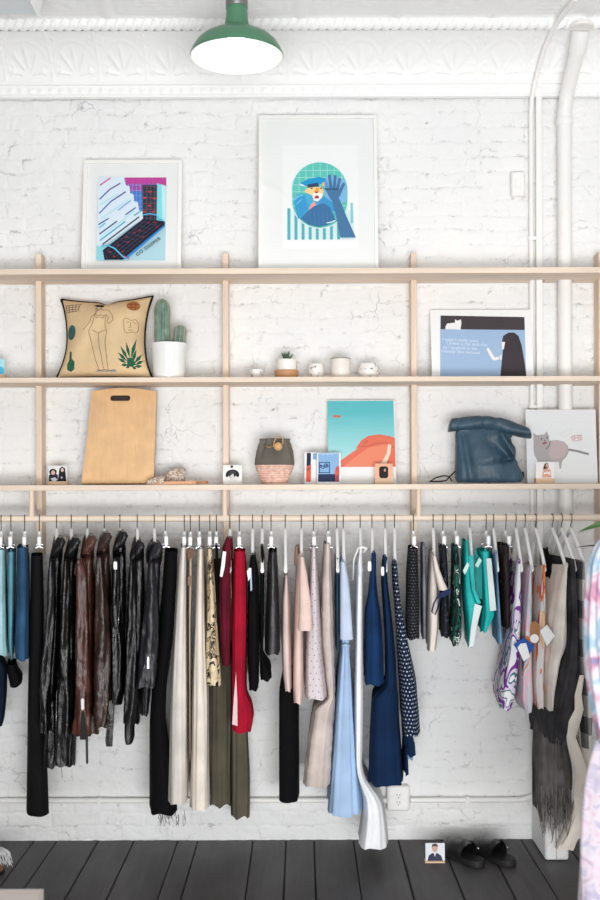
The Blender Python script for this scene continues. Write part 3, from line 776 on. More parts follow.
def art_card_left(A):
    X = lambda u: 295 + u / 5.4545
    Y = lambda v: 395 + v / 5.4545
    def g(*p): return [(X(a), Y(b)) for a, b in p]
    A.poly(g((65, 316), (88, 316), (86, 420), (62, 420)), (40, 44, 66))
    A.poly(g((62, 388), (88, 380), (86, 474), (60, 474)), (222, 96, 72))
    A.line(g((66, 410), (86, 398)), 0.8, (60, 40, 50))
    A.poly(g((98, 318), (118, 318), (118, 352), (98, 352)), (132, 170, 214))
def art_card_right(A):
    X = lambda u: 295 + u / 5.4545
    Y = lambda v: 395 + v / 5.4545
    def g(*p): return [(X(a), Y(b)) for a, b in p]
    A.poly(g((127, 318), (242, 318), (240, 474), (126, 474)), (138, 178, 218))
    A.poly(g((126, 432), (228, 432), (228, 474), (126, 474)), (40, 52, 84))
    ink = (42, 66, 112)
    for p in (((130, 368), (190, 368)), ((130, 424), (190, 424)), ((134, 366), (134, 428)), ((188, 366), (188, 428)), ((134, 388), (188, 388)), ((150, 405), (176, 380))): A.line(g(*p), 0.8, ink)
    A.line([(x, y) for x, y in ell(X(140), Y(390), 1.3, 1.3, 14)] + [(X(140) + 1.3, Y(390))], 0.7, ink); A.line([(x, y) for x, y in ell(X(170), Y(386), 1.8, 1.8, 14)] + [(X(170) + 1.8, Y(386))], 0.7, ink)
    for p in (((222, 400), (236, 384), (242, 396), (240, 474), (222, 474), (218, 420)),): A.poly(g(*p), (220, 92, 74))
    A.poly(g((226, 440), (240, 430), (240, 474), (224, 474)), (150, 70, 90))
    A.line(g((226, 412), (234, 400), (236, 420)), 0.5, (130, 50, 60))
    for k, (a, b) in enumerate(((146, 326), (170, 326), (194, 326))): A.line(g((a, b), (a + 16, b)), 0.5, (206, 222, 238))
card('greeting_card', 'white card with dark, coral and blue strips, left half of a pair', 'card', 304.6, 316.8, 452.6, ZT[2], 0.118, 0.104, (240, 240, 242), art_card_left, 0.0012, group='greeting cards')
card('greeting_card', 'blue card with navy line drawing and coral figure in front of the sea poster', 'card', 317.2, 340.8, 453, ZT[2], 0.15, 0.134, (240, 240, 242), art_card_right, 0.0012, group='greeting cards')

def photo_on_block(x0, x1, ytop, yblk, zb, d, lab_card, lab_block, col, paint_art, cname='photo_card', depth=0.035, grp='little cards on wooden blocks'):
    """card standing on a light wooden block; the block is a thing of its own"""
    xa, xb = PX(x0, d), PX(x1, d); zt = PZ(yblk, d)
    m = MB(); m.box((xa, -d, zb), (xb, -d + depth, zt))
    o = m.build('card_block', M_BLOCK, bevel=0.0012)
    tag(o, lab_block, 'card stand', 'wooden card blocks')
    t, b = card(cname, lab_card, 'card', x0 + 0.4, x1 - 0.4, ytop, zt + 0.0006, d - 0.012, d - 0.018, col, paint_art, 0.001, 'picture', grp)
def art_two(A):
    A.rect(48.4, 465, 67, 484, (226, 224, 224))
    A.poly(ell(53, 471.2, 3.8, 3.2), (28, 26, 30)); A.poly([(48.8, 481), (49, 474.5), (53, 472), (58, 474), (58.2, 481)], (34, 34, 44)); A.poly(ell(53.2, 471.9, 2.0, 2.2), (206, 172, 158))
    A.poly([(58, 481), (59.4, 468), (62, 465.8), (65, 467.5), (66.8, 481)], (26, 24, 28)); A.poly(ell(62.3, 469.3, 1.5, 2.0), (214, 184, 172)); A.poly(ell(61.8, 476.8, 0.9, 1.0, 10), (190, 190, 200))
    A.poly([(50.5, 478), (55, 476.5), (58, 479), (54, 481.4)], (190, 196, 206))
photo_on_block(48, 67.4, 465, 480.6, ZT[2], 0.15, 'small photo card of two people in dark clothes, one in a hat', 'wooden block under the photo card of two people', (236, 234, 234), art_two)
def art_dog(A):
    A.poly(ell(232.5, 474.5, 6.8, 5.2), (40, 38, 40)); A.poly([(226, 478), (230, 475), (236, 475.5), (238.8, 478), (236, 482), (229.5, 482)], (232, 230, 228))
    A.poly([(228, 474.5), (231, 470.5), (235.5, 471.5), (236, 476), (231.5, 479)], (70, 66, 68)); A.poly([(230, 475.5), (233.2, 473.5), (234.5, 477.5), (232, 480.5)], (214, 212, 210))
    A.poly(ell(230.4, 474.8, 0.7, 0.7, 10), (20, 20, 20)); A.poly(ell(234.6, 474.6, 0.7, 0.7, 10), (20, 20, 20)); A.poly(ell(231.8, 466.5, 1.4, 1.3, 10), (40, 38, 40))
card('picture_card', 'small white card with a black ink drawing leaning on the wooden upright', 'card', 223, 242, 465, ZT[2], 0.16, 0.14, (240, 239, 236), art_dog, 0.0012)
def art_black_shape(A):
    A.rect(375.2, 464.2, 392.8, 476.6, (240, 176, 146)); A.poly(rrect(379.2, 466.6, 388.2, 478.4, 2.4), (36, 33, 36)); A.poly([(384.2, 469.4), (386.0, 468.6), (385.6, 472.2), (383.8, 471.2)], (196, 160, 140))
photo_on_block(374.8, 393.2, 464, 478.6, ZT[2], 0.17, 'peach card with a black rounded shape in front of the sea poster', 'wooden block under the peach card', (242, 190, 160), art_black_shape)
def art_woman(A):
    A.rect(535.8, 463, 554.6, 481, (238, 234, 234)); A.poly([(543.4, 468), (545, 464.2), (548, 463.8), (549, 467), (547.6, 470), (545, 471), (543.2, 473)], (96, 62, 56)); A.poly(ell(547.2, 466.4, 1.3, 1.8), (222, 178, 160))
    A.poly([(542, 476), (543.4, 470.6), (547, 469), (550.6, 470.4), (551.4, 478.2), (542.4, 478.2)], (214, 168, 150)); A.poly([(543.8, 473.4), (550, 472.2), (550.6, 475.6), (543.6, 476)], (240, 232, 230)); A.poly(ell(546.6, 476.2, 2.8, 1.6), (226, 160, 140))
photo_on_block(535.8, 554.6, 462.8, 479.2, ZT[2], 0.17, 'small photo card of a woman in a pale top before the grey cat print', 'wooden block under the photo card of the woman in a pale top', (240, 238, 238), art_woman)
def art_teal(A):
    A.rect(-10, 358, 4.9, 373, (172, 222, 232)); A.poly([(-10, 373), (-6, 366), (0, 365), (4.2, 367), (4.6, 373)], (76, 180, 212)); A.poly([(-10, 364), (-3, 362), (1, 361.5), (0, 363), (-4, 366)], (50, 52, 60))
photo_on_block(-10, 5, 358, 373.2, ZT[1], 0.16, 'pale turquoise photo card at the left end of the middle board', 'wooden block under the turquoise photo card', (190, 226, 234), art_teal)
def art_man(A):
    A.rect(424.6, 844, 443.2, 863, (226, 228, 232)); A.poly([(426, 862), (427.4, 856), (431, 853.4), (436, 853.4), (440, 856), (442, 862)], (56, 60, 84)); A.poly(ell(433.6, 848.6, 2.9, 3.8), (206, 166, 150)); A.poly([(430.6, 847.4), (431.4, 844.8), (434, 844), (436.6, 845.4), (436.8, 847.6), (434, 846.4)], (70, 60, 58)); A.poly([(432.4, 853.2), (435, 853.2), (433.7, 857)], (232, 232, 236))
photo_on_block(424, 444, 843.6, 862, 0.001, 0.32, 'photo card of a man in a dark jacket, by the black shoes', 'wooden block on the floor under the photo card of the man', (236, 238, 240), art_man)

# ================================================================== CUSHION
def build_cushion():
    zb = ZT[1]; lean = 0.20; df = 0.215; s = S(0.17)
    X = lambda u: 50 + u / 4.0
    Y = lambda v: 290 + v / 4.0
    cx, cy = 105.0, 337.2
    # outline of the front seam in photo pixels, corners pulled out into points, top edge sagging in the middle
    def edge(u, v):
        x = cx + 45.5 * u; y = cy + 42.6 * v
        x += -6.2 * u * (1 - v * v) + 1.2 * u * abs(v) ** 6 - 1.6 * v * (1 - abs(u)) * 0
        x += (1.6 * u if v > 0 else 0) * abs(v) ** 3
        y += (5.5 * (1 - u * u) if v < 0 else 0) * (-v) ** 2 + (-1.2 * (1 - u * u) * v if v > 0 else 0)
        y += -1.6 * u * (1 if v < 0 else 0) * (-v)
        y += (3.5 * math.exp(-((u - 0.02) / 0.14) ** 2) * max(0, -v) ** 6)
        x += -1.8 * math.exp(-((u + 0.75) / 0.3) ** 2) * math.exp(-((v - 0.2) / 0.5) ** 2) * -1
        return x, y
    def thick(u, v): return 0.068 * (max(0.0, 1 - abs(u) ** 2.6) ** 0.55) * (max(0.0, 1 - abs(v) ** 2.6) ** 0.55)
    def place(px, py, out):
        h = (380.6 - py) * s; d = df - h * sin(lean) + out * cos(lean) - 0.075
        return ((px - 1.6 - VX) * S(0.17), -d, zb + h * cos(lean) + out * sin(lean) + 0.004)
    base_c = place(cx, 376, 0)
    t = thing('cushion', (base_c[0], base_c[1], zb), 'tan cushion printed with a line drawn figure and leaves, with black piping', 'cushion')
    N = 40; m = MB()
    us = [sin((2 * k / N - 1) * pi / 2) for k in range(N + 1)]
    for sgn in (1, -1):
        rows = [[place(*edge(u, v), sgn * (thick(u, v) + (0.003 * sin(9 * u + 5 * v) * thick(u, v) / 0.07 if sgn > 0 else 0))) for u in us] for v in us]
        if sgn < 0: rows = rows[::-1]
        m.grid(rows, mat=0)
    mats = [cloth('tan_linen', (220, 192, 152), 0.03, 0.9, 0.12)]
    def mi(c):
        q = flat(c, 0.9)
        if q not in mats: mats.append(q)
        return mats.index(q)
    def inv(px, py):
        u, v = (px - cx) / 45.5, (py - cy) / 42.6
        for _ in range(12):
            ex, ey = edge(u, v); u += (px - ex) / 45.5; v += (py - ey) / 42.6
        return max(-0.98, min(0.98, u)), max(-0.98, min(0.98, v))
    def onp(px, py, k=0):
        u, v = inv(px, py); return place(px, py, thick(u, v) + 0.003 * sin(9 * u + 5 * v) * thick(u, v) / 0.07 + 0.0011 + 0.0004 * k)
    def fill(pts, c, k=0):
        # fan of small rings so that the patch follows the swell of the cushion
        n = len(pts); gx = sum(p[0] for p in pts) / n; gy = sum(p[1] for p in pts) / n; rows = []
        for r in (0.02, 0.35, 0.7, 1.0): rows.append([onp(gx + (p[0] - gx) * r, gy + (p[1] - gy) * r, k) for p in pts])
        m.grid(rows, True, mat=mi(c))
    def stroke(pts, w, c, k=1):
        P2 = []
        for a, b in zip(pts[:-1], pts[1:]):
            nn = max(1, int(math.hypot(b[0] - a[0], b[1] - a[1]) / 1.5))
            P2 += [(a[0] + (b[0] - a[0]) * i / nn, a[1] + (b[1] - a[1]) * i / nn) for i in range(nn)]
        P2.append(pts[-1]); L, R = [], []
        for i, p in enumerate(P2):
            a, b = P2[max(i - 1, 0)], P2[min(i + 1, len(P2) - 1)]; dx, dy = b[0] - a[0], b[1] - a[1]; q = math.hypot(dx, dy) or 1
            L.append(onp(p[0] - dy / q * w / 2, p[1] + dx / q * w / 2, k)); R.append(onp(p[0] + dy / q * w / 2, p[1] - dx / q * w / 2, k))
        m.grid([L, R], mat=mi(c))
    g = lambda *p: [(X(a), Y(b)) for a, b in p]
    ink = (92, 62, 48)
    for p in (((180, 78), (188, 92), (184, 108), (170, 122), (166, 140), (152, 160), (138, 176)), ((192, 96), (182, 120), (176, 150), (162, 182), (172, 220), (182, 260), (192, 300), (204, 336)),
              ((212, 90), (236, 88), (252, 110), (258, 134), (240, 152), (234, 140), (240, 126), (230, 112)), ((228, 110), (226, 150), (234, 184), (230, 230), (236, 290), (240, 338)),
              ((200, 190), (206, 240), (216, 290), (222, 330)), ((176, 176), (198, 190), (228, 178)), ((186, 110), (196, 118), (208, 112), (218, 118), (226, 110)), ((206, 78), (212, 92)), ((188, 74), (188, 84), (194, 92), (204, 88), (208, 76)), ((192, 92), (193, 98)), ((186, 118), (192, 126), (200, 124)), ((206, 122), (214, 126), (222, 120)), ((190, 78), (196, 90), (206, 84)),
              ((196, 334), (210, 338), (226, 332), (240, 340))): stroke(g(*p), 0.45, ink)
    fill(g((174, 66), (190, 62), (212, 62), (219, 70), (212, 76), (190, 74)), (44, 34, 34), 1)
    dk = (62, 54, 52)
    for k in range(5): stroke(g((58 + k * 15, 58), (64 + k * 12, 92)), 0.5, dk)
    for k in range(4): stroke(g((58 + k * 3, 60 + 10 * k), (124 - k * 5, 58 + 11 * k)), 0.5, dk)
    fill(g(*[(334 + 27 * cos(a), 66 + 22 * sin(a)) for a in np.linspace(0, 2 * pi, 16, False)]), (170, 106, 64))
    for p in (((310, 62), (358, 58)), ((312, 76), (356, 74)), ((330, 46), (326, 86)), ((344, 48), (342, 86))): stroke(g(*p), 0.5, (110, 60, 40), 2)
    stroke(g((300, 150), (298, 130), (312, 124), (328, 132), (346, 126), (358, 142), (358, 168), (350, 184), (334, 180), (318, 188), (304, 182), (300, 150)), 0.45, (110, 84, 62))
    for p in (((312, 142), (322, 138)), ((336, 140), (348, 144)), ((326, 140), (328, 160), (320, 164)), ((318, 174), (336, 172))): stroke(g(*p), 0.45, (110, 84, 62))
    gn, gd = (38, 92, 68), (60, 98, 90)
    fill(g(*[(88 + 18 * cos(a), 178 + 31 * sin(a)) for a in np.linspace(0, 2 * pi, 18, False)]), gd); stroke(g((84, 156), (94, 200)), 0.4, (40, 70, 64), 2)
    fill(g((84, 258), (92, 260), (94, 290), (106, 302), (104, 330), (90, 340), (74, 332), (74, 310), (82, 296)), gn)
    for a, b in (((330, 296), (352, 206)), ((328, 292), (312, 226)), ((322, 300), (290, 242)), ((318, 304), (280, 268)), ((316, 310), (280, 292)), ((320, 316), (292, 318)), ((328, 318), (312, 328)), ((336, 312), (352, 250)), ((342, 312), (378, 262)), ((346, 316), (384, 290)), ((344, 322), (376, 316)), ((336, 322), (352, 330))):
        (ax, ay), (bx, by) = a, b; dx, dy = bx - ax, by - ay; q = math.hypot(dx, dy); nx, ny = -dy / q * 6.5, dx / q * 6.5
        fill(g((ax, ay), (ax + dx * .5 + nx, ay + dy * .5 + ny), (bx, by), (ax + dx * .5 - nx, ay + dy * .5 - ny)), gn, 1)
    fill(g((316, 290), (340, 288), (350, 312), (336, 324), (318, 318)), gn, 2)
    fill(g((188, 340), (200, 334), (240, 338), (268, 332), (276, 342)), (150, 150, 150))
    m.build('cover', mats, t, angle=180)
    ring = []
    for a, b, c, d_ in ((-1, -1, 1, -1), (1, -1, 1, 1), (1, 1, -1, 1), (-1, 1, -1, -1)):
        for k in range(24):
            f = k / 24; ring.append(place(*edge(a + (c - a) * f, b + (d_ - b) * f), 0.0))
    ring.append(ring[0])
    MB().tube(ring, 0.0062, 8).build('piping', cloth('black_piping', (30, 28, 30)), t, angle=180)
build_cushion()

# ================================================================== POTS AND PLANTS
M_GLAZE, _ = base('white_glazed_ceramic', (240, 240, 238), 0.25)
def speckled():
    m, t = base('speckled_ceramic', (236, 232, 228), 0.4)
    n = t.noise(t.coord('Object'), 75.0, 2)
    t.link(t.ramp(n, [(0.0, (236, 232, 228)), (0.62, (236, 232, 228)), (0.66, (128, 120, 124))]), t.b.inputs['Base Color']); return m
M_SPECK = speckled()
M_SOIL = cloth('potting_soil', (62, 48, 40), 0.2, 0.95, 1.0)
def vessel(name, part_mat, x, y0, y1, prof, zb, d):
    pass
def lathe_px(x, ybot, prof, zb, d):
    """profile in photo px: (half width, px above foot)"""
    s = S(d); hm = max(h for r, h in prof); q = (hm + (2.9 if zb > 1.8 else 0)) / hm; return [(max(r * s, 1e-5), h * s * q) for r, h in prof], (PX(x, d), -d, zb)
def build_cactus():
    d, zb = 0.15, ZT[1]; s = S(d)
    prof, c = lathe_px(169.5, 377, [(0, 0), (15.2, 0), (15.6, 1), (17.4, 26), (18.2, 29.8), (18.2, 32.6), (17.2, 32.6), (16.6, 29), (0, 28.6)], zb, d)
    t = thing('plant_pot', c, 'plain white ceramic pot holding the cactus beside the tan cushion', 'pot')
    MB().lathe(prof, c, 48).build('body', M_GLAZE, t, angle=40)
    sc = c[2] + 31.3 * s
    MB().lathe([(0.0001, 31.6 * s), (16.4 * s, 31.5 * s)], c, 32).build('soil', M_SOIL, t)
    cm, q = base('cactus_skin', (96, 128, 112), 0.6)
    q.link(q.ramp(q.noise(q.coord('Object'), 30.0, 3), [(0.3, (74, 108, 92)), (0.7, (128, 156, 140))]), q.b.inputs['Base Color'])
    sp, _ = base('cactus_spines', (206, 192, 178), 0.7)
    def column(x, w, y0, y1, dd, tilt, t):
        n = 90; H = (y0 - y1) * S(dd); R = w * S(dd); rows = []; tips = []
        for j in range(25):
            f = j / 24; r = R * (0.86 + 0.14 * min(1, f * 4)) * math.sqrt(max(1e-5, 1 - max(0, (f - 0.68) / 0.32) ** 2.2)) * (1 + 0.03 * sin(f * 9))
            row = []
            for k in range(n):
                a = 2 * pi * k / n; rr = r * (0.86 + 0.14 * abs(cos(a * 5 + 0.3)) ** 0.8)
                row.append((PX(x, dd) + rr * cos(a) + tilt * f * H, -dd + rr * sin(a), sc + 0.003 + f * H))
            rows.append(row)
            if 0 < j < 24:
                for k in range(10): a = (2 * pi * k / 10) - 0.06; tips.append((PX(x, dd) + r * cos(a) + tilt * f * H, -dd + r * sin(a), sc + f * H, a))
        b = MB().grid(rows, True, True, True).build('stem', cm, t, angle=180)
        m = MB()
        for (px_, py_, pz_, a) in tips:
            for da, dz in ((-.7, .3), (.7, .3), (0, -.4), (0, .7)):
                e = (px_ + 0.010 * cos(a + da), py_ + 0.010 * sin(a + da), pz_ + 0.009 * dz)
                w = 0.0013
                m.add([(px_ - w, py_, pz_), (px_ + w, py_, pz_), (px_, py_, pz_ + w), e], [(0, 1, 3), (1, 2, 3), (2, 0, 3), (0, 2, 1)])
        o = m.build('spines', sp, b, smooth=False); o['kind'] = 'stuff'
    ct = thing('cactus', (c[0], c[1], sc + 0.003), 'ribbed green cactus of two columns growing in the white pot', 'cactus')
    column(162.6, 8.2, 346, 297.5, 0.16, 0.0, ct); column(178.5, 6.8, 346, 323.5, 0.14, 0.09, ct)
build_cactus()
def build_small_pots():
    zb = ZT[1]
    def pot(name, label, cat, x, d, parts, group=None):
        s = S(d); t = thing(name, (PX(x, d), -d, zb), label, cat, group)
        for pn, prof, mt, *cp in parts:
            pr, c = lathe_px(x, 0, prof, zb, d); MB().lathe(pr, c, 40, caps=not cp).build(pn, mt, t, angle=40)
        return t
    pot('trinket_bowl', 'tiny speckled white bowl at the start of the row of pots', 'bowl', 256.6, 0.13, [('body', [(0, 0), (5.0, 0), (6.6, 3), (7.4, 6.8), (6.8, 6.8), (5.6, 3.4), (0, 2)], M_SPECK)])
    tc = flat((190, 142, 100), 0.6)
    t = pot('planter', 'cream planter with a raw clay foot holding a small aloe', 'pot', 287, 0.14, [('clay_foot', [(0, 0), (11.5, 0), (11.9, .6), (11.9, 5.6), (9.6, 5.7), (0, 5.7)], tc), ('body', [(0, 5.8), (9.4, 5.8), (9.9, 6.6), (10.2, 16.4), (9.4, 16.6), (9.2, 14.6), (0, 14.4)], flat((240, 236, 228), 0.35)), ('soil', [(0.01, 14.9), (9.1, 14.7)], M_SOIL)])
    c = (PX(287, 0.14), -0.14, zb + 17.6 * S(0.14)); al = thing('aloe_plant', (c[0], c[1], c[2]), 'little spiky aloe growing in the cream planter', 'plant')
    gm = cloth('aloe_leaf_green', (86, 112, 92), 0.15, 0.5, 0.1)
    for k in range(9):
        a = k * 2.4; L = (0.052, 0.046, 0.036)[k % 3]; out = (0.010, 0.022, 0.030)[k % 3]; rows = []
        for j in range(8):
            f = j / 7; r = 0.0062 * (1 - f) ** 0.8 + 0.0002
            q = Vector((c[0] + cos(a) * (0.004 + out * f), c[1] + sin(a) * (0.004 + out * f), c[2] + L * f * (1.1 - 0.15 * f)))
            rows.append([(q.x + r * cos(b) , q.y + r * sin(b) * 0.9, q.z) for b in np.linspace(0, 2 * pi, 8, False)])
        MB().grid(rows, True, True, True).build('leaf', gm, al, angle=180)
    pot('cup', 'small speckled cup between the aloe planter and the tall cup', 'cup', 316.5, 0.13, [('body', [(0, 0), (6.6, 0), (7.4, 1), (8.0, 5), (7.8, 12), (7.2, 12), (7.2, 3), (0, 2.2)], M_SPECK)])
    pot('cup', 'tallest cream cup with a dark rim, fourth in the row of pots', 'cup', 341, 0.14, [('body', [(0, 0), (9.0, 0), (9.7, 1), (9.9, 8), (9.8, 17.0), (9.2, 17.2), (9.0, 3), (0, 2.2)], flat((232, 226, 218), 0.35)), ('rim', [(9.15, 16.9), (9.9, 16.9), (9.9, 17.7), (9.2, 17.7), (9.15, 16.9)], flat((140, 130, 122), 0.4), False)])
    pot('bowl', 'rounded cream bowl speckled at its foot, at the end of the row of pots', 'bowl', 369, 0.13, [('body', [(0, 0), (8.0, 0), (10.4, 3), (11.0, 6), (10.2, 10.5), (9.2, 12.4), (8.6, 12.4), (9.6, 9), (9.9, 5), (0, 2)], M_SPECK)])
build_small_pots()

# ================================================================== BAGS
def build_tote():
    zb = ZT[2]; b = Board(83, 156, 388.5, zb, 0.165, 0.095, 0.033)
    t = thing('tote_bag', b.foot, 'upright tan leather tote with a cut out handle slot, beside the sandals', 'bag')
    lm = leather('natural_tan_leather', (226, 184, 136), 0.5, 0.3, 0.04)
    s = b.s
    W, H = b.W, b.H
    q = lambda x, y: ((x - b.cx) * s, (PZ(y, 0.125) - zb) / b.ca)
    out = [q(83, 484), q(120, 484), q(154.6, 484), q(155.2, 440), q(155.6, 391.4)] + [q(155.6 - k * 6.5, 391.4 - 3.2 * sin(k / 10 * pi) - k * 0.02) for k in range(1, 10)] + [q(90.6, 391.2), q(87, 440)]
    hole = [(q(0, 0)[0] * 0 + p[0], p[1]) for p in [q(x, y) for x, y in rrect(109.5, 395.6, 129.6, 401.2, 2.7)]]
    dkl = leather('shaded_inner_leather', (58, 44, 36), 0.6, 0.2, 0.1)  # back panel colour darkened to paint in the shade behind the handle slot
    for nm, off in (('front_panel', 0.0), ('back_panel', -0.028)):
        vs, fs = solid(out, [hole] if off == 0 else [], 0.0025)
        # gentle belly so that the leather catches the light unevenly
        m = MB(); m.add([b.w(v.x, v.y, off + v.z) for v in vs], fs); m.build(nm, lm if off == 0 else dkl, t, smooth=False)
    m = MB()
    for a, c in ((out[0], out[-1]), (out[2], out[4])):
        x0, x1 = a, c
        m.add([b.w(x0[0], x0[1], -0.002), b.w(x1[0], x1[1], -0.002), b.w(x1[0], x1[1], -0.028), b.w(x0[0], x0[1], -0.028)], [(0, 1, 2, 3)])
    m.add([b.w(out[0][0], 0.001, -0.002), b.w(out[2][0], 0.001, -0.002), b.w(out[2][0], 0.001, -0.028), b.w(out[0][0], 0.001, -0.028)], [(0, 1, 2, 3)])
    m.build('gusset', lm, t, smooth=False)
build_tote()
def build_bucket_bag():
    d, zb = 0.15, ZT[2]; s = S(d); cx = 274.6; c = (PX(cx, d), -d, zb)
    t = thing('bucket_bag', c, 'drawstring bucket bag, grey felt above and pink woven below', 'bag')
    pk, q = base('pink_woven_raffia', (222, 172, 156), 0.8)
    sp = q.node('ShaderNodeSeparateXYZ'); q.link(q.coord('Object'), sp.inputs[0])
    wv = q.math('SINE', q.math('MULTIPLY', sp.outputs[2], 620.0)); n = q.noise(q.coord('Object', (60, 60, 90)), 1.0, 2)
    q.link(q.ramp(q.math('ADD', q.math('MULTIPLY', wv, 0.12), n), [(0.3, (212, 160, 142)), (0.5, (232, 188, 170)), (0.75, (242, 214, 198))]), q.b.inputs['Base Color']); q.bump(wv, 0.5, 0.003)
    gy = cloth('grey_felt', (112, 106, 98), 0.06, 0.95, 0.2)
    MB().lathe([(r * s, h * s) for r, h in ((0.01, 0.4), (11.6, 0), (12.4, 1), (16.0, 9), (19.6, 19.0), (19.3, 19.4))], c, 56, ey=0.62).build('woven_base', pk, t, angle=60)
    fold = lambda a, z: 1 + 0.17 * max(0, (z / s - 25) / 20) * sin(a * 9 + 1.0)
    MB().lathe([(r * s, h * s) for r, h in ((19.3, 19.2), (19.9, 20.0), (19.4, 26), (17.6, 33), (15.2, 39), (13.2, 43.2), (13.6, 45.6), (12.6, 45.2), (12.2, 42), (9, 36), (0.01, 34))], c, 110, ey=0.60, mod=fold).build('felt_top', gy, t, angle=180)
    tan = leather('tan_cord_leather', (206, 164, 118), 0.5, 0.2, 0.05)
    ring = [(PX(278, .22) + 0.029 * cos(a), -0.22 + 0.016 * (sin(a) + 1), zb + 41.5 * s + 0.022 * sin(a)) for a in np.linspace(0, 2 * pi, 24)]
    MB().ball(P(278.2, 446.4, 0.236), 4.4 * S(.236), 24).build('wooden_toggle', wood('toggle_wood', (216, 168, 118), 0), t, angle=180)
    pts = [P(x, y, dd) for x, y, dd in ((266, 446.5, .20), (270, 447, .215), (273.5, 446, .226), (274.5, 441, .226), (277, 436.8, .215), (280, 436.2, .20), (283, 439, .19), (283, 444, .21))]
    MB().tube(pts, 0.0028, 8).build('drawstring', tan, t, angle=180)
    for x, y, dd in ((266, 446.3, .213), (271.6, 446.3, .226), (289, 446.0, .19)):
        MB().ball(P(x, y, dd), 0.0045, 12).build('eyelet', M_BRASS, t, angle=180)
build_bucket_bag()
def build_roll_bag():
    zb = ZT[2]; d0 = 0.15
    t = thing('roll_top_bag', (PX(489, d0), -d0, zb), 'slate blue waxed roll top backpack slumped on the lowest board', 'bag')
    lm = leather('slate_blue_waxed_canvas', (54, 78, 94), 0.42, 0.35, 0.10)
    X = lambda u: 440 + u / 6.3158
    Y = lambda v: 405 + v / 6.3158
    # body: (v, left, right, half depth m)
    R = [(492, 112, 505, .050), (470, 98, 522, .060), (430, 96, 514, .064), (390, 96, 492, .064), (350, 97, 470, .060), (310, 98, 476, .056), (275, 98, 474, .050), (245, 99, 452, .046), (215, 98, 446, .042), (190, 97, 462, .036), (168, 100, 452, .030), (150, 104, 440, .026)]
    ys = np.linspace(492, 150, 48); n = 72; rows = []
    rv = np.array([r[0] for r in R])[::-1]; f = lambda i, y: float(np.interp(y, rv, np.array([r[i] for r in R])[::-1]))
    for y in ys:
        l, r, hd = f(1, y), f(2, y), f(3, y); cx = (l + r) / 2; hw = (r - l) / 2 * S(d0) / 6.3158; row = []
        for k in range(n):
            a = 2 * pi * k / n; cu, cv = cos(a), sin(a)
            su = math.copysign(abs(cu) ** 0.45, cu); sv = math.copysign(abs(cv) ** 0.6, cv)
            px = su * hw; w = X(cx) + px / S(d0)
            # creases that run from the bulge at the right down to the foot
            cr = 0.0
            if cv < 0:
                uu = X(cx) + px / S(d0)
                for (x1, y1, x2, y2, am, wd) in ((500, 436, 515, 462, .016, 2.6), (488, 440, 506, 456, -.012, 3.2), (490, 448, 500, 480, .012, 4), (463, 436, 470, 482, -.010, 3.5), (497, 462, 516, 458, -.014, 2.4), (478, 445, 486, 478, .008, 4)):
                    ex, ey = x2 - x1, y2 - y1; q = max(0, min(1, ((uu - x1) * ex + (Y(y) - y1) * ey) / (ex * ex + ey * ey)))
                    dd = math.hypot(uu - x1 - ex * q, Y(y) - y1 - ey * q); cr += 1.7 * am * math.exp(-(dd / wd) ** 2)
            row.append((PX(X(cx), d0) + px, -d0 + sv * hd - cr, max(zb + 0.0005, PZ(Y(y), d0))))
        rows.append(row)
    MB().grid(rows, True, True, True).build('body', lm, t, angle=180)
    # rolled top: a flattened tube along an arc, spiral ends
    ctr = [(62, 132, 42), (100, 128, 43), (150, 124, 43), (200, 121, 46), (260, 118, 50), (320, 122, 49), (380, 132, 48), (440, 150, 47), (490, 165, 44), (535, 176, 40), (560, 180, 37)]
    rows = []; n = 28
    us = np.linspace(62, 560, 70)
    for u in us:
        cy = float(np.interp(u, [c[0] for c in ctr], [c[1] for c in ctr])); hh = float(np.interp(u, [c[0] for c in ctr], [c[2] for c in ctr])) / 6.3158 * S(d0)
        pinch = 1 - 0.10 * math.exp(-((u - 265) / 12) ** 2) - 0.10 * math.exp(-((u - 112) / 6) ** 2) - 0.10 * math.exp(-((u - 350) / 20) ** 2)
        row = []
        for k in range(n):
            a = 2 * pi * k / n; rr = (1 + 0.06 * sin(3 * a + u * 0.02)) * pinch
            row.append((PX(X(u), d0) - 0.01 * sin(a) * (u - 300) / 300, -d0 - 0.008 + cos(a) * 0.044 * rr, PZ(Y(cy), d0) + sin(a) * hh * rr))
        rows.append(row)
    MB().grid(rows, True, True, True).build('rolled_top', lm, t, angle=120)
    bk = flat((34, 32, 34), 0.7)
    st = [P(x, y, dd) for x, y, dd in ((456, 471, .15), (453, 474, .17), (449, 478, .19), (446, 481, .20), (440, 481.8, .20), (433, 481.9, .20), (430, 482, .19), (436, 478, .18), (444, 476, .17), (449, 477, .16), (452, 481.5, .16))]
    MB().tube(st, 0.0032, 8).build('shoulder_cord', bk, t, angle=180)
    st2 = [P(x, y, dd) for x, y, dd in ((520, 476, .14), (523, 473, .16), (523.5, 477, .16), (521, 481, .15))]
    MB().tube(st2, 0.0045, 8).build('shoulder_cord', bk, t, angle=180)
build_roll_bag()

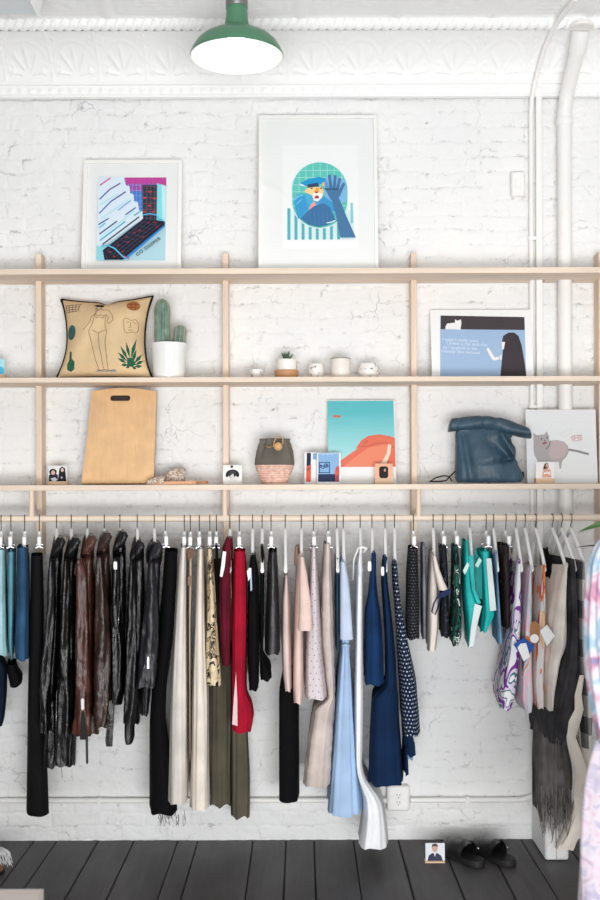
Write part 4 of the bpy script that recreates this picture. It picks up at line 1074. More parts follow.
# ================================================================== SANDALS ON THE LOW BOARD
def build_sandals():
    zb = ZT[2]
    tan = leather('sandal_sole_leather', (212, 158, 118), 0.55, 0.15, 0.05)
    st = blotch('woven_sandal_strap', [(0, (226, 214, 200)), (0.47, (150, 104, 68)), (0.55, (226, 216, 204)), (0.63, (120, 92, 70))], (120, 120, 90), 3.0)
    def sandal(x0, x1, d, label, dz=0.0, strap=(160, 184, 14)):
        L0, L1 = PX(x0, d), PX(x1, d); n = 26
        t = thing('sandal', ((L0 + L1) / 2, -d, zb), label, 'sandal', 'slide sandals')
        top, bot = [], []
        half = lambda f: 0.040 * (max(0.0, 1 - (2 * f - 1) ** 4) ** 0.5) * (1.0 - 0.28 * math.exp(-((f - 0.58) / 0.2) ** 2) + 0.05 * (f < .35)) + 0.001
        out = [(L0 + (L1 - L0) * (0.5 - 0.5 * cos(pi * k / n)), half(0.5 - 0.5 * cos(pi * k / n))) for k in range(n + 1)]
        loop = [(x, -d - h) for x, h in out] + [(x, -d + h) for x, h in out[::-1]]
        rise = lambda x: 0.004 * ((x - L0) / (L1 - L0)) ** 2
        m = MB(); m.grid([[(x, y, zb + 0.0005 + 0.6 * rise(x)) for x, y in loop], [(x, y, zb + 0.013 + rise(x)) for x, y in loop]], True, True, True); m.build('sole', tan, t, angle=30)
        for (a, b, h, tw) in ((strap[0], strap[0] + 9, strap[2] * 0.72, 0.004), (strap[0] + 7, strap[0] + 17, strap[2], -0.003), (strap[0] + 15, strap[1], strap[2] * 1.02, 0.005)):
            rows = []
            for k in range(19):
                q = pi * k / 18; w = []
                for f in (0, 0.33, 0.66, 1):
                    x = PX(a, d) + (PX(b, d) - PX(a, d)) * f + tw * sin(2 * q) + 0.006 * sin(q)
                    hh = h * S(d) * (0.94 + 0.08 * sin(pi * f))
                    w.append((x, -d - 0.041 * cos(q), zb + 0.006 + hh * sin(q) ** 0.7 * (1 if q < 3.2 else 1)))
                rows.append(w)
            inner = [[(x, y * 0.985 - d * 0.015, z - 0.003) for x, y, z in r] for r in rows]
            mm = MB(); mm.grid(rows); mm.grid([r[::-1] for r in inner]); mm.build('strap', st, t, angle=180)
    sandal(157.6, 208, 0.115, 'sandal with the taller woven straps, its bare tan sole pointing away from the tan tote', strap=(163, 184, 15.5))
    sandal(146, 197, 0.208, 'sandal nearer the front edge of the board, at the foot of the tan tote', strap=(148, 160, 7.5))
build_sandals()

# ================================================================== HANGERS
ARM_L, ARM_DROP = 0.176, 0.150
def hook_part(root, neck):
    pts = []; r = RAIL_R + 0.0042
    for a in np.linspace(radians(-150), radians(60), 17): pts.append((0, r * sin(a) * -1 * -1 if False else -r * sin(a) * -1, r * cos(a)))
    # from the free tip behind the rail, over the top and down the front, then in under the rail to the neck
    pts = [(0, r * sin(a), r * cos(a)) for a in np.linspace(radians(120), radians(-125), 20)]
    pts += [(0, -r * 0.45, -r * 1.12), (0, -0.002, -r * 1.5), (0, 0, -0.040), (0, 0, -neck - 0.004)]
    MB().tube(pts, 0.0019, 8).build('hook', M_HOOK, root, angle=180)
def arm_hanger(name):
    o = bpy.data.objects.new(name, None); COL.objects.link(o)
    hook_part(o, 0.056)
    pts, rs = [], []
    for s in np.linspace(-1, 1, 41):
        a = abs(s); z = -0.054 - ARM_DROP * (a ** 1.25 if a > 0 else 0) - 0.010 * max(0, a - 0.9) * 10
        pts.append((0, s * ARM_L, z)); rs.append(0.0095 if a < .12 else 0.0082 + 0.001 * a)
    rows = []; n = 12
    for (x, y, z), r in zip(pts, rs): rows.append([(0.0078 * cos(2 * pi * k / n), y, z + 1.35 * r * sin(2 * pi * k / n)) for k in range(n)])
    MB().grid(rows, True, True, True).build('shoulder_arm', M_HANG, o, angle=60)
    zb = -0.054 - ARM_DROP - 0.004
    MB().tube([(0, -ARM_L + 0.006, zb), (0, ARM_L - 0.006, zb)], 0.0035, 8).build('crossbar', M_HANG, o, angle=60)
    return o
def clip_hanger(name):
    o = bpy.data.objects.new(name, None); COL.objects.link(o)
    hook_part(o, 0.06)
    m = MB(); m.tube([(0, 0, -0.055), (0, 0, -0.078)], 0.0085, 12); m.build('neck', M_CLEAR, o, angle=60)
    prof = []; L = 0.135
    b = MB(); b.box((-0.0092, -L, -0.114), (0.0092, L, -0.072)); b.build('bar', M_HANG, o, bevel=0.006, seg=3)
    for y in (-0.118, 0.118):
        c = MB()
        for sx in (-1, 1):
            c.add([(sx * 0.0045, y - 0.011, -0.106), (sx * 0.0045, y + 0.011, -0.106), (sx * 0.0125, y + 0.014, -0.126), (sx * 0.0125, y - 0.014, -0.126), (sx * 0.0125, y + 0.013, -0.150), (sx * 0.0125, y - 0.013, -0.150)], [(0, 1, 2, 3), (3, 2, 4, 5)])
            c.add([(sx * 0.006, y - 0.011, -0.106), (sx * 0.006, y + 0.011, -0.106), (sx * 0.014, y + 0.014, -0.126), (sx * 0.014, y - 0.014, -0.126), (sx * 0.014, y + 0.013, -0.150), (sx * 0.014, y - 0.013, -0.150)], [(3, 2, 1, 0), (5, 4, 2, 3)])
        c.tube([(-0.015, y - 0.006, -0.122), (0, y - 0.006, -0.115), (0.015, y - 0.006, -0.122)], 0.0022, 6)
        c.tube([(-0.015, y + 0.006, -0.122), (0, y + 0.006, -0.115), (0.015, y + 0.006, -0.122)], 0.0022, 6)
        c.build('clip', M_CHROME, o, smooth=False)
    return o
PROTO = {}
# how far each piece swings round on the rail, by where it hangs
KX = ([-10, 60, 155, 185, 230, 300, 340, 375, 415, 470, 515, 540, 566, 590], [-.25, -.23, -.18, -.10, -.06, -.01, .01, .06, .08, .10, .08, .02, -.10, -.09])
def KF(x): return float(np.interp(x, *KX))
def hanger(kind, hx, xf, what):
    """kind arm / clip, rail position hx, px of its front end xf"""
    d_end = RAIL_D + (ARM_L if kind == 'arm' else 0.135)
    kx = KF(xf); x = PX(xf, d_end) + kx * (d_end - RAIL_D); yaw = math.atan(-kx)
    if kind not in PROTO: PROTO[kind] = o = (arm_hanger('clothes_hanger') if kind == 'arm' else clip_hanger('clip_hanger'))
    else: o = copy_tree(PROTO[kind])
    zr = RAIL_Z + (0.003 if x < -0.6 else 0.0)
    o.location = (x, -RAIL_D, zr - 0.0015); o.rotation_euler = (0, 0, yaw)
    if kind == 'clip': lab = f'white clip hanger with chrome clips holding the {what}'
    else: lab = f'white shoulder hanger holding the {what}'
    return tag(o, lab, 'hanger', 'hangers along the wooden rail')

# ================================================================== GARMENTS
def interp_rows(rows, nz):
    r = np.array(rows, dtype=float); y = r[:, 0]
    # monotone smooth interpolation
    ys = np.linspace(y[0], y[-1], nz); out = [ys]
    for c in range(1, r.shape[1]):
        v = np.interp(ys, y, r[:, c]); k = 3
        for _ in range(2):
            w = v.copy(); w[1:-1] = (v[:-2] + 2 * v[1:-1] + v[2:]) / 4; v = w
        out.append(v)
    return np.array(out).T
SEED = [10]
def shell(name, rows, mat, parent, df=0.43, db=0.04, k=0.0, sides=44, fold=0.0022, nf=7, rise=0.0, nz=40, sq=0.55, hem=0.004, dmid=RAIL_D, wav=0.0, closed_top=False, taper=0.0, drift=1.0, roof=None, wr=0.0, peak=0.0):
    """a hanging cloth tube. rows: (photo y, left px, right px) of its near edge at depth df; it runs back to db.
    k shifts the far edge sideways (m per m); rise lifts the middle of the top edge onto the hanger's shoulders."""
    SEED[0] += 1; rg = random.Random(SEED[0]); ph = [rg.uniform(0, 6.28) for _ in range(6)]
    R = interp_rows(rows, nz); vs = []; uv = []; s_f = S(df)
    for j, (y, xl, xr) in enumerate(R):
        t = j / (nz - 1); cx = PX((xl + xr) / 2, df); w = max((xr - xl) / 2 * s_f, 0.0012)
        z = PZ(y, df); half = (df - db) / 2 * (1 - taper * t); mid = (df + db) / 2 + (df - db) / 2 * taper * t * 0.6
        row = []; acc = 0.0; prev = None; fr = fold * (0.35 + 0.65 * min(1, t * 2.2))
        fr = min(fr, w * 0.42)
        for i in range(sides):
            th = 2 * pi * i / sides + pi; cu, cv = cos(th), sin(th)
            su = math.copysign(abs(cu) ** sq, cu); sv = math.copysign(abs(cv) ** 0.75, cv)
            rip = fr * (0.6 * sin(nf * th + ph[0] + drift * 1.6 * sin(2.2 * t + ph[1])) + 0.5 * sin((nf * 2 - 3) * th + ph[2] + drift * 2.0 * t) + 0.28 * sin(3 * th + 9 * t * drift + ph[4]))
            d = mid + half * su + rip * 1.2 * su
            x = cx + w * sv + rip * sv * 0.9 + k * (df - d) + wav * sin(7 * t + ph[3]) * (0.4 + t)
            zz = z
            if peak:
                q0 = max(0.0, 1 - abs(d - dmid) / max(half, 1e-4)) * max(0.0, 1 - t * 5)
                x = cx + k * (df - d) + (x - cx - k * (df - d)) * (1 - peak * q0)
            if rise:
                q = max(0.0, 1 - abs(d - dmid) / max(half, 1e-4)); zz += rise * q * (1 - t) ** 2.2
            if hem and t > 0.85: zz += hem * sin(5 * th + ph[5]) * (t - 0.85) / 0.15
            if wr:
                e = wr * (sin(zz * 70 + 2.5 * sin(2 * th + ph[1]) + ph[2]) * sin(zz * 23 + th + ph[4]) + 0.6 * sin(zz * 150 + 3 * th + ph[5])) * min(1, t * 4)
                x += e * sv; d += e * su
            p = (x, -d, zz)
            if prev is not None: acc += math.dist(prev, p)
            prev = p; row.append(p); uv.append((acc, z))
        vs.append(row)
    m = MB(); m.grid(vs, True, closed_top, False); m.uv = uv
    if roof is not None:
        # close the shoulder line, leaving a neck opening of half length roof
        for i in range(sides // 2):
            a, b2, c, e = i, i + 1, (sides - i - 1) % sides, (sides - i) % sides
            if abs(-vs[0][i][1] - dmid) < roof and abs(-vs[0][i + 1][1] - dmid) < roof: continue
            f = tuple(dict.fromkeys((a, b2, c, e)))
            if len(f) > 2: m.f.append(f); m.m.append(0)
    return m.build(name, mat, parent, angle=180)
def zipper(name, pts, parent, wdt=0.0035, mat=None):
    return MB().tube([P(*p) for p in pts], wdt, 6, sq=0.5).build(name, mat or M_CHROME, parent, angle=180)
def tagcard(name, corners, d, mat, parent, th=0.0012):
    """swing tag: corners in px at depth d"""
    q = [P(x, y, d) for x, y in corners]; n = len(q); m = MB()
    m.add(q + [p + Vector((0, th, 0)) for p in q], [tuple(range(n)), tuple(range(n, 2 * n))[::-1]] + [(i, (i + 1) % n, n + (i + 1) % n, n + i) for i in range(n)])
    return m.build(name, mat, parent, smooth=False)
CLOTHES = 'clothes on the wooden rail'
def garment(name, label, cat, hx, rows, df=0.43):
    y, a, b = rows[0]
    t = thing(name, (PX(hx, RAIL_D), -RAIL_D, PZ(rows[-1][0], df)), label, cat, CLOTHES)
    kk = KF((a + b) / 2)
    return t, kk

# ---- fabrics
L_BLACK = leather('black_leather', (11, 10, 12), 0.27, 0.5); L_BLACK2 = leather('soft_black_leather', (13, 12, 14), 0.3, 0.5)
L_BROWN = leather('brown_leather', (72, 42, 34), 0.3, 0.5); L_DARKBROWN = leather('dark_brown_leather', (50, 35, 31), 0.27, 0.5)
L_MOTO = leather('charcoal_leather', (28, 27, 32), 0.33, 0.5); L_SKIRT = leather('black_skirt_leather', (30, 30, 33), 0.40, 0.3)
C_BLACK = cloth('black_cloth', (8, 8, 11)); C_BLACKJ = cloth('black_denim', (18, 17, 19), 0.12)
C_NAVYD = cloth('dark_navy_cloth', (12, 24, 42))

def loop(parent, x, y, d, mat):
    q = P(x, y, d)
    MB().tube([q + Vector((-.003, 0, -.010)), q + Vector((-.003, 0, .006)), q + Vector((0, 0, .010)), q + Vector((.003, 0, .006)), q + Vector((.003, 0, -.010))], .0012, 6, sq=2.0).build('hanger_loop', mat, parent, angle=180)
def trousers(name, label, what, hx, rows, mat, xf=None, df=0.40, db=0.09, cat='trousers', hang=True, **kw):
    t, k = garment(name, label, cat, hx, rows, df); k = kw.pop('k', k)
    top = rows[0]; yw = top[0] + 9
    i = 1
    wb = [top, (yw, np.interp(yw, [r[0] for r in rows], [r[1] for r in rows]) , np.interp(yw, [r[0] for r in rows], [r[2] for r in rows]))]
    shell('waistband', wb, mat, t, df + 0.001, db - 0.001, k, fold=0.0004, nz=5, hem=0)
    body = [(yw - 0.8, wb[1][1] + 0.15, wb[1][2] - 0.15)] + [r for r in rows if r[0] > yw + 2]
    shell(kw.pop('part', 'legs'), body, mat, t, df, db, k, **kw)
    loop(t, (top[1] + top[2]) / 2, top[0], df - .03, mat)
    if hang: hanger('clip', hx, xf if xf is not None else (top[1] + top[2]) / 2, what)
    return t, k

# far end of the rail: blue denim and navy
trousers('jeans', 'pale aqua jeans hanging first on the rail, at its far end', 'pale aqua jeans', 1.6, [(549, -5, 5), (600, -5, 5.2), (640, -6, 6), (655, -6, 8)], cloth('aqua_denim', (168, 206, 212), 0.08), df=.41)
trousers('trousers', 'teal trousers between the pale aqua jeans and the blue denim skirt', 'teal trousers', 13, [(551, 6.6, 14.8), (600, 6.6, 13.8), (645, 7.6, 12.2), (659, 9.8, 12.4)], cloth('teal_cotton', (98, 152, 168), 0.08), df=.40, xf=10)
trousers('denim_skirt', 'dark blue denim skirt hanging before the black jeans', 'dark blue denim skirt', 28, [(547, 16.4, 27.4), (560, 15.8, 28.4), (600, 15, 28.8), (642, 13, 28.6), (660, 14.4, 28)], cloth('mid_blue_denim', (48, 84, 116), 0.1), df=.43, cat='skirt', part='skirt_panel', xf=24)
t, k = garment('trousers', 'long dark navy trousers showing below the pale aqua jeans', 'trousers', -6, [(662, -9, 5), (726, -7, 3)], .36)
shell('legs', [(560, -16, -12), (650, -15, -9), (665, -12, 6), (700, -9, 5.5), (724, -8, 3), (727, -8, 1)], C_NAVYD, t, .36, .12, -.25); loop(t, -14, 560, .34, C_NAVYD)
t, k = garment('sweater', 'black knit with a rounded hem peeking out below the blue denim skirt', 'sweater', 20, [(661, 7, 20)], .33)
shell('body', [(664, 6, 15), (672, 6, 17), (678, 7, 21.5), (683, 8, 21.5), (687, 9, 17)], C_BLACK, t, .33, .14, -.24, hem=0)
trousers('jeans', 'long straight black jeans hanging beside the leather jackets', 'long straight black jeans', 43.5, [(555, 30.5, 42.4), (600, 29.5, 43.4), (650, 28.4, 42.4), (700, 27, 41), (728, 26.5, 42), (760, 26, 46), (816, 25, 48)], C_BLACKJ, df=.38, db=.14, xf=39, fold=.0015, hem=.001)

def jacket(name, label, what, hx, collar, body, sleeve, mat, df=.44, hang_xf=None, cuff=None, smat=None, back=True, leaf=None):
    t, k = garment(name, label, 'jacket', hx, body, df)
    k = max(-0.5, min(0.5, k))
    shell('body', body, mat, t, .418, .05, k, fold=.003, nf=9, rise=.085, drift=1.6, roof=.05, wr=.0006, peak=.62)
    shell('sleeve', [(sleeve[0][0] - 3, sleeve[0][1] + 1.6, sleeve[0][2] - 1.2)] + sleeve, smat or mat, t, .505, .445, 0, sides=36, fold=.0042, nf=4, nz=70, sq=.85, drift=2.6, wav=.0022, roof=-1, dmid=.475, wr=.0009)
    # collar stands round the neck, tipped back
    shell('collar', collar, mat, t, .395, .130, k, sides=36, fold=.0026, nf=5, sq=.8, nz=22, hem=.002, roof=.02, wr=.001)
    if leaf:
        # turned-down collar leaf with a pointed lapel corner
        lx, ly = leaf
        o = [(-2.6, 0.2), (3.4, 0.6), (5.6, 4.6), (4.2, 7.6), (1.6, 14.4), (-3.4, 17.6), (-9.6, 19.6), (-8.2, 12.0), (-5.8, 6.0)]
        rows = [[P(lx + a * f, ly + 8 + (b - 8) * f, .4005 + .012 * (1 - f * f)) for a, b in o] for f in (0.05, 0.4, 0.75, 1.0)]
        m = MB(); m.grid(rows, True); m.build('collar_leaf', mat, t, angle=180)
    if back:
        off = (PX((body[0][1] + body[0][2]) / 2, .43) + k * 0.36 - PX((sleeve[0][1] + sleeve[0][2]) / 2, .085)) / S(.085)
        shell('sleeve', [(y, a + off, b + off) for y, a, b in sleeve], smat or mat, t, .085, .018, 0, sides=24, fold=.002, nf=4, sq=.9)
    if cuff: shell('cuff', cuff, smat or mat, t, .508, .422, 0, sides=28, fold=.001, nf=4, sq=.9, nz=8, hem=0)
    hanger('arm', hx, hang_xf if hang_xf is not None else (body[0][1] + body[0][2]) / 2, what)
    return t
J1 = jacket('leather_jacket', 'black leather jacket first in the row of jackets, next to the black jeans', 'first black leather jacket', 54.6,
    [(537, 57.5, 62.5), (541, 54.5, 64), (547, 52, 63.4), (556, 49.6, 62.6), (564, 48.5, 61.5)], [(557, 50, 63), (575, 48, 61.2), (650, 45, 59), (705, 43, 54.6), (733, 43, 53.6)],
    [(562, 47.5, 53), (575, 46, 53.5), (620, 44, 52.5), (650, 41.5, 51), (668, 39, 50), (700, 38.5, 48), (732, 38, 46.5)], L_BLACK2, leaf=(60, 536.6))
J2 = jacket('leather_jacket', 'long black leather jacket with a zip near its cuff, beside the brown jacket', 'long zip cuffed black leather jacket', 70,
    [(537, 72.5, 77.5), (541, 69.5, 79), (547, 67, 78.4), (556, 64.6, 77.6), (564, 63.5, 76.5)], [(557, 65, 78), (575, 62.8, 76), (650, 60.8, 74.6), (730, 56, 71.4), (752, 55, 69.4)],
    [(562, 62.5, 68), (580, 61.5, 69), (620, 59, 68), (650, 57, 67.5), (690, 55.5, 69), (730, 55, 69), (766, 54, 67.5)], L_BLACK, leaf=(75, 536.6))
zipper('cuff_zip', [(56, 690, .512), (55.4, 720, .512), (54.6, 764, .508)], J2, .003)
shell('front_flap', [(700, 49, 54), (735, 43, 55), (760, 42, 54), (768, 42.5, 53)], L_BLACK, J2, .44, .34, 0, sides=24, fold=.003)
zipper('hanging_cord', [(60.5, 767, .47), (61, 772, .47), (61.4, 777, .47)], J2, .002, M_BLACK)
J3 = jacket('leather_jacket', 'reddish brown leather jacket with an open zip at its hem', 'reddish brown leather jacket', 86.5,
    [(535, 89, 94), (539, 86, 95.4), (545, 83.4, 94.8), (554, 80.6, 94), (562, 79.5, 93)], [(556, 80, 95.5), (575, 78, 94.8), (650, 77, 94), (690, 76, 93.6), (736, 72.6, 92.6)],
    [(561, 75, 82.5), (575, 74.5, 86), (620, 74.5, 87), (650, 74, 87.5), (692, 73.5, 88), (720, 73, 88), (734, 71, 90)], L_BROWN, leaf=(91.5, 534.6))
M_SLIT = flat((16, 14, 15), 0.6)
tagcard('zip_opening', [(79.4, 739), (80, 706), (82, 698), (84.6, 706), (86, 739)], .5125, M_SLIT, J3)
hz = zipper('hem_zip', [(79.4, 739, .514), (80.2, 712, .514), (81.2, 700, .514)], J3, .0028, M_BRASS); hz['label'] = 'brass hem zip'; zipper('hem_zip', [(86, 739, .514), (84.4, 712, .514), (82.8, 700, .514)], J3, .0028, M_BRASS)
tagcard('zip_pull', [(80.6, 708), (80.2, 699), (82, 697.4), (83.6, 699), (83.4, 708), (82, 710)], .517, flat((226, 222, 220), 0.3), hz, .003)
zipper('epaulette_strap', [(83.4, 559, .50), (84.4, 565, .512), (80, 564, .52), (75.4, 567, .522), (74.4, 572, .518), (76, 575, .515)], J3, .0032, L_BROWN)
tagcard('hanging_strap', [(84.6, 734), (87.2, 734), (87.4, 762), (86, 764), (85, 762)], .47, M_BLACK, J3, .002)
J4 = jacket('leather_jacket', 'dark brown leather jacket with a glossy sleeve, second of the two brown jackets', 'glossy dark brown leather jacket', 105,
    [(532, 104, 109), (536, 101.2, 110.4), (542, 99.4, 110), (552, 97.6, 109.6), (560, 97, 108.6)], [(554, 98.5, 111.6), (575, 97, 111), (650, 96, 110), (712, 96, 109.4), (722, 96, 107.6)],
    [(559, 95.2, 102), (575, 94.5, 103), (610, 93.5, 106), (650, 93, 108.4), (680, 92.5, 108.8), (705, 93, 108.2), (727, 93.4, 104.5)], L_DARKBROWN, leaf=(106.5, 531.6))
zipper('cuff_zip', [(108, 693, .512), (106, 706, .512), (102.6, 721, .508)], J4, .0026, M_BRASS)
J5 = jacket('biker_jacket', 'black leather jacket with a white label and a dangling eyelet belt', 'black leather jacket with the eyelet belt', 120.5,
    [(531, 120, 125), (535, 117.4, 126.4), (541, 115.6, 126), (552, 113.8, 125.6), (560, 113.4, 124.6)], [(554, 114, 127.8), (575, 113, 126.8), (650, 112, 125), (704, 112, 122)],
    [(560, 111.5, 118), (580, 111, 119), (620, 110, 119), (650, 110.5, 120.5), (690, 110, 120), (704, 110, 117)], L_BLACK, leaf=(122.5, 530.6))
tagcard('label_tag', rrect(113.3, 561, 116.8, 569, 1.2, 3), .514, M_PAPER, J5)
belt = MB().grid([[P(a, y, .500), P(b, y, .500)] for y, a, b in ((700, 108.5, 114.5), (720, 106.5, 113.2), (740, 104.4, 112), (746, 105.4, 111.6))]).build('belt', L_BLACK, J5)
for y, x in ((711, 111.6), (719, 110.4), (727, 109.2), (735, 108)): MB().ball(P(x, y, .503), .0032, 10).build('eyelet', M_CHROME, belt, angle=180)
zipper('sleeve_zip', [(119.6, 600, .512), (118, 620, .514), (117, 640, .512)], J5, .002)
J6 = jacket('leather_jacket', 'black leather jacket with a peaked collar and ribbed cuff, beside the charcoal biker jacket', 'black leather jacket with the peaked collar', 135.5,
    [(540, 138.2, 139.8), (545, 135.5, 142), (549, 132, 144.5), (556, 130.5, 145), (562, 130.5, 144)], [(558, 131, 146), (600, 129.4, 145.4), (645, 127.5, 144), (675, 126, 138), (700, 125, 134), (707, 125.5, 132)],
    [(563, 128.5, 133), (585, 127, 134.5), (620, 126, 135.5), (660, 123.5, 135), (700, 122.4, 135), (724, 121.8, 133.4)], L_BLACK2,
    cuff=[(722, 122.4, 133), (730, 122.6, 131.4), (740, 122.2, 132.2), (744.5, 124, 130)], smat=L_BLACK2, leaf=(139.2, 541))
J7 = jacket('biker_jacket', 'charcoal leather biker jacket with a bright zip at the cuff', 'charcoal biker jacket', 153.5,
    [(542, 152, 160), (545, 149, 163), (551, 147.5, 163.5), (560, 147, 163), (565, 148, 162)], [(560, 149, 162.4), (600, 148.5, 160), (645, 147, 157), (680, 141, 151), (700, 139, 150), (716, 140, 148)],
    [(565, 147, 153), (590, 145.5, 155), (620, 142.5, 157), (645, 139.5, 156.6), (665, 137, 154.6), (687.5, 133.5, 152.5)], L_MOTO, leaf=(157.5, 543))
cz = zipper('cuff_zip', [(148.2, 656, .514), (143, 668, .515), (137, 685, .512)], J7, .0028); cz['label'] = 'bright cuff zip'; zipper('cuff_zip', [(146.6, 668, .515), (146, 680, .515), (144.4, 686.6, .512)], J7, .0024)
tagcard('zip_pull', [(146.4, 668), (146.8, 657), (148.4, 656), (148.6, 668)], .519, M_CHROME, cz)
tagcard('label_tag', [(149.6, 552.4), (152.6, 551.6), (153.4, 554.2), (150.6, 555.4)], .345, M_PAPER, J7)

# long black trousers, ivory and cream pieces
trousers('trousers', 'very long black trousers with a frayed hem, between the biker jacket and the ivory trousers', 'very long black trousers', 171, [(551, 165, 178), (585, 162.5, 176.5), (640, 158.5, 173), (690, 152, 166), (725, 149, 165), (815, 148.5, 177)], C_BLACK, df=.38, db=.10, xf=166, hem=.006)
fr = MB(); rg = random.Random(5)
for q in range(26):
    x = rg.uniform(158, 184); y = rg.uniform(806, 815); dd = rg.uniform(.34, .38); fr.tube([P(x, y, dd), P(x + rg.uniform(-1, 1), y + 5, dd), P(x + rg.uniform(-2, 2), y + rg.uniform(8, 13), dd)], .0009, 4)
for o in COL.objects:
    if o.get('label', '').startswith('very long black'): o2 = fr.build('frayed_hem', C_BLACK, o); o2['kind'] = 'stuff'
IV = cloth('ivory_cotton', (224, 216, 208), 0.03)
trousers('trousers', 'long ivory trousers with a seam at the knee, right after the black trousers', 'long ivory trousers', 189, [(547, 180, 186.6), (575, 177, 186.6), (620, 174, 186.6), (700, 169.5, 187), (805, 166.5, 187)], IV, df=.45, db=.07, xf=184, fold=.0040, nf=9)
t, k = trousers('trousers', 'narrow taupe trousers with brown belt tabs, squeezed between ivory and cream', 'narrow taupe trousers', 196, [(549, 188, 193), (585, 188, 192), (620, 188, 190.6), (700, 188.4, 189.8), (760, 188.6, 189.6)], cloth('taupe_cotton', (186, 168, 150), 0.05), df=.42, db=.12, xf=190, fold=.001)
tagcard('belt_tab', [(187, 549), (194, 548.6), (193.6, 558), (187.4, 558.6)], .430, flat((112, 84, 68)), t, .003); tagcard('belt_tab', [(187.4, 576), (192, 575.6), (191.6, 586), (187.4, 585)], .430, flat((126, 104, 84)), t, .003)
trousers('skirt', 'long pleated cream skirt beside the gold snake print trousers', 'long pleated cream skirt', 202.7, [(549, 197.4, 203.5), (575, 196, 204), (620, 194.8, 204.5), (700, 192, 207), (811, 188.6, 208)], cloth('cream_wool', (232, 221, 209), 0.03), df=.455, db=.07, cat='skirt', part='skirt_panel', xf=199, fold=.0075, nf=12)
GOLD = blotch('gold_snake_print', [(0, (206, 184, 146)), (0.42, (222, 204, 170)), (0.53, (34, 30, 30)), (0.60, (190, 166, 126)), (0.66, (40, 34, 32))], (34, 34, 24), 1.0, 0.35, 0.6)
trousers('trousers', 'shiny gold and black snake print trousers, ending above the olive trousers', 'gold snake print trousers', 211, [(549, 206, 212.5), (575, 206.5, 214), (620, 206, 216.5), (650, 204.5, 218.6), (686, 205, 221)], GOLD, df=.47, db=.20, xf=209.5, fold=.003)
t, k = trousers('top', 'narrow black top squeezed between the snake print trousers and the burgundy dress', 'narrow black top', 217, [(545, 214.6, 217.6), (580, 215.2, 218), (604, 215.8, 218)], C_BLACK, df=.40, db=.20, cat='top', part='body', fold=.0006, xf=216)
t, k = garment('trousers', 'wide olive green trousers hanging below the snake print and the burgundy dress', 'trousers', 219, [(560, 219, 221)], .36)
OL = cloth('olive_twill', (96, 90, 76), 0.06)
shell('leg', [(560, 213, 229), (640, 211, 229.4), (740, 208.6, 229.6), (806, 208.6, 229)], OL, t, .185, .06, -0.05, fold=.009, nf=11, hem=.008)
shell('leg', [(560, 230.5, 244), (640, 231, 245), (720, 230.4, 246), (780, 230, 249), (818, 230, 248.5)], OL, t, .185, .06, -0.05, fold=.004, nf=8, hem=.008)

loop(t, 221, 560, .17, OL); loop(t, 237, 560, .17, OL)
# reds
def dress(name, label, what, hx, rows, mat, df=.43, db=.05, hang='arm', xf=None, cat='dress', rise=.0, **kw):
    t, k = garment(name, label, cat, hx, rows, df); k = kw.pop('k', max(-.5, min(.5, k)))
    shell(kw.pop('part', 'body'), rows, mat, t, df, db, k, rise=rise, **kw)
    loop(t, (rows[0][1] + rows[0][2]) / 2, rows[0][0], df - .02, mat)
    if hang: hanger(hang, hx, xf if xf is not None else (rows[0][1] + rows[0][2]) / 2, what)
    return t, k
BUR = cloth('burgundy_crepe', (98, 18, 38), 0.1); RED = cloth('red_crepe', (166, 18, 46), 0.06)
t, k = dress('dress', 'burgundy dress with a white paper tag, next to the bright red dress', 'burgundy dress', 226.5, [(538, 227, 232), (543, 223, 232.6), (560, 220, 232), (590, 218.6, 231), (640, 219.4, 230), (666, 221.6, 229.4)], BUR, df=.42, db=.20, rise=.0, fold=.0035)
tagcard('paper_tag', [(219.6, 576), (222.6, 551), (226, 551.6), (224.4, 567), (222, 577)], .44, M_PAPER, t)
zipper('side_zip', [(230.4, 550, .42), (230.8, 590, .425), (230.4, 640, .42)], t, .0024, M_BRASS)
t, k = dress('dress', 'bright red dress with a long front slit, hanging from a wide clip hanger', 'bright red dress', 243, [(551, 233.5, 245), (575, 232.8, 246.6), (640, 231.6, 246), (690, 231, 245.4), (698, 231, 246.4), (706, 230.8, 251), (720, 230.6, 253), (733, 231, 250)], RED, hang='clip', xf=239, df=.44, db=.205, fold=.004, nf=9, nz=80)
tagcard('lining', [(231.4, 724), (233, 700), (235.4, 672), (236.6, 700), (236.8, 726)], .452, flat((232, 196, 200)), t)

# blacks in the middle
t, k = dress('top', 'black sleeveless top with white swing tags, beside the red dress', 'black sleeveless top', 258, [(555, 250, 255.4), (575, 248, 258.6), (620, 247.4, 259), (660, 247.2, 258.6), (691, 248, 258)], C_BLACK, df=.43, xf=252.4, cat='top', rise=-.03, fold=.003)
tagcard('swing_tag', [(246.6, 571.4), (248.8, 567.6), (251, 568), (250, 578), (248, 581)], .452, M_PAPER, t); tagcard('swing_tag', [(249.6, 568), (251.2, 568), (251.8, 590), (250.2, 591)], .447, flat((176, 196, 216)), t)
t, k = dress('dress', 'black dress with thin straps behind the leather skirt', 'thin strapped black dress', 266, [(546, 260.4, 263.4), (556, 260, 264.4), (600, 259.8, 263.4), (664, 259.6, 262.4), (669, 259.6, 271), (681, 259.4, 271)], C_BLACK, df=.40, xf=262, fold=.002)
t, k = trousers('leather_skirt', 'short black leather skirt on a clip hanger', 'short black leather skirt', 272, [(552, 268.4, 277), (570, 267, 278), (610, 265.6, 279), (655, 264, 279.6)], L_SKIRT, df=.45, db=.08, cat='skirt', part='skirt_panel', fold=.0012, xf=271)
PK = cloth('blush_silk', (228, 204, 198), 0.03, 0.6); PINK = cloth('pale_pink_cotton', (234, 206, 196), 0.03)
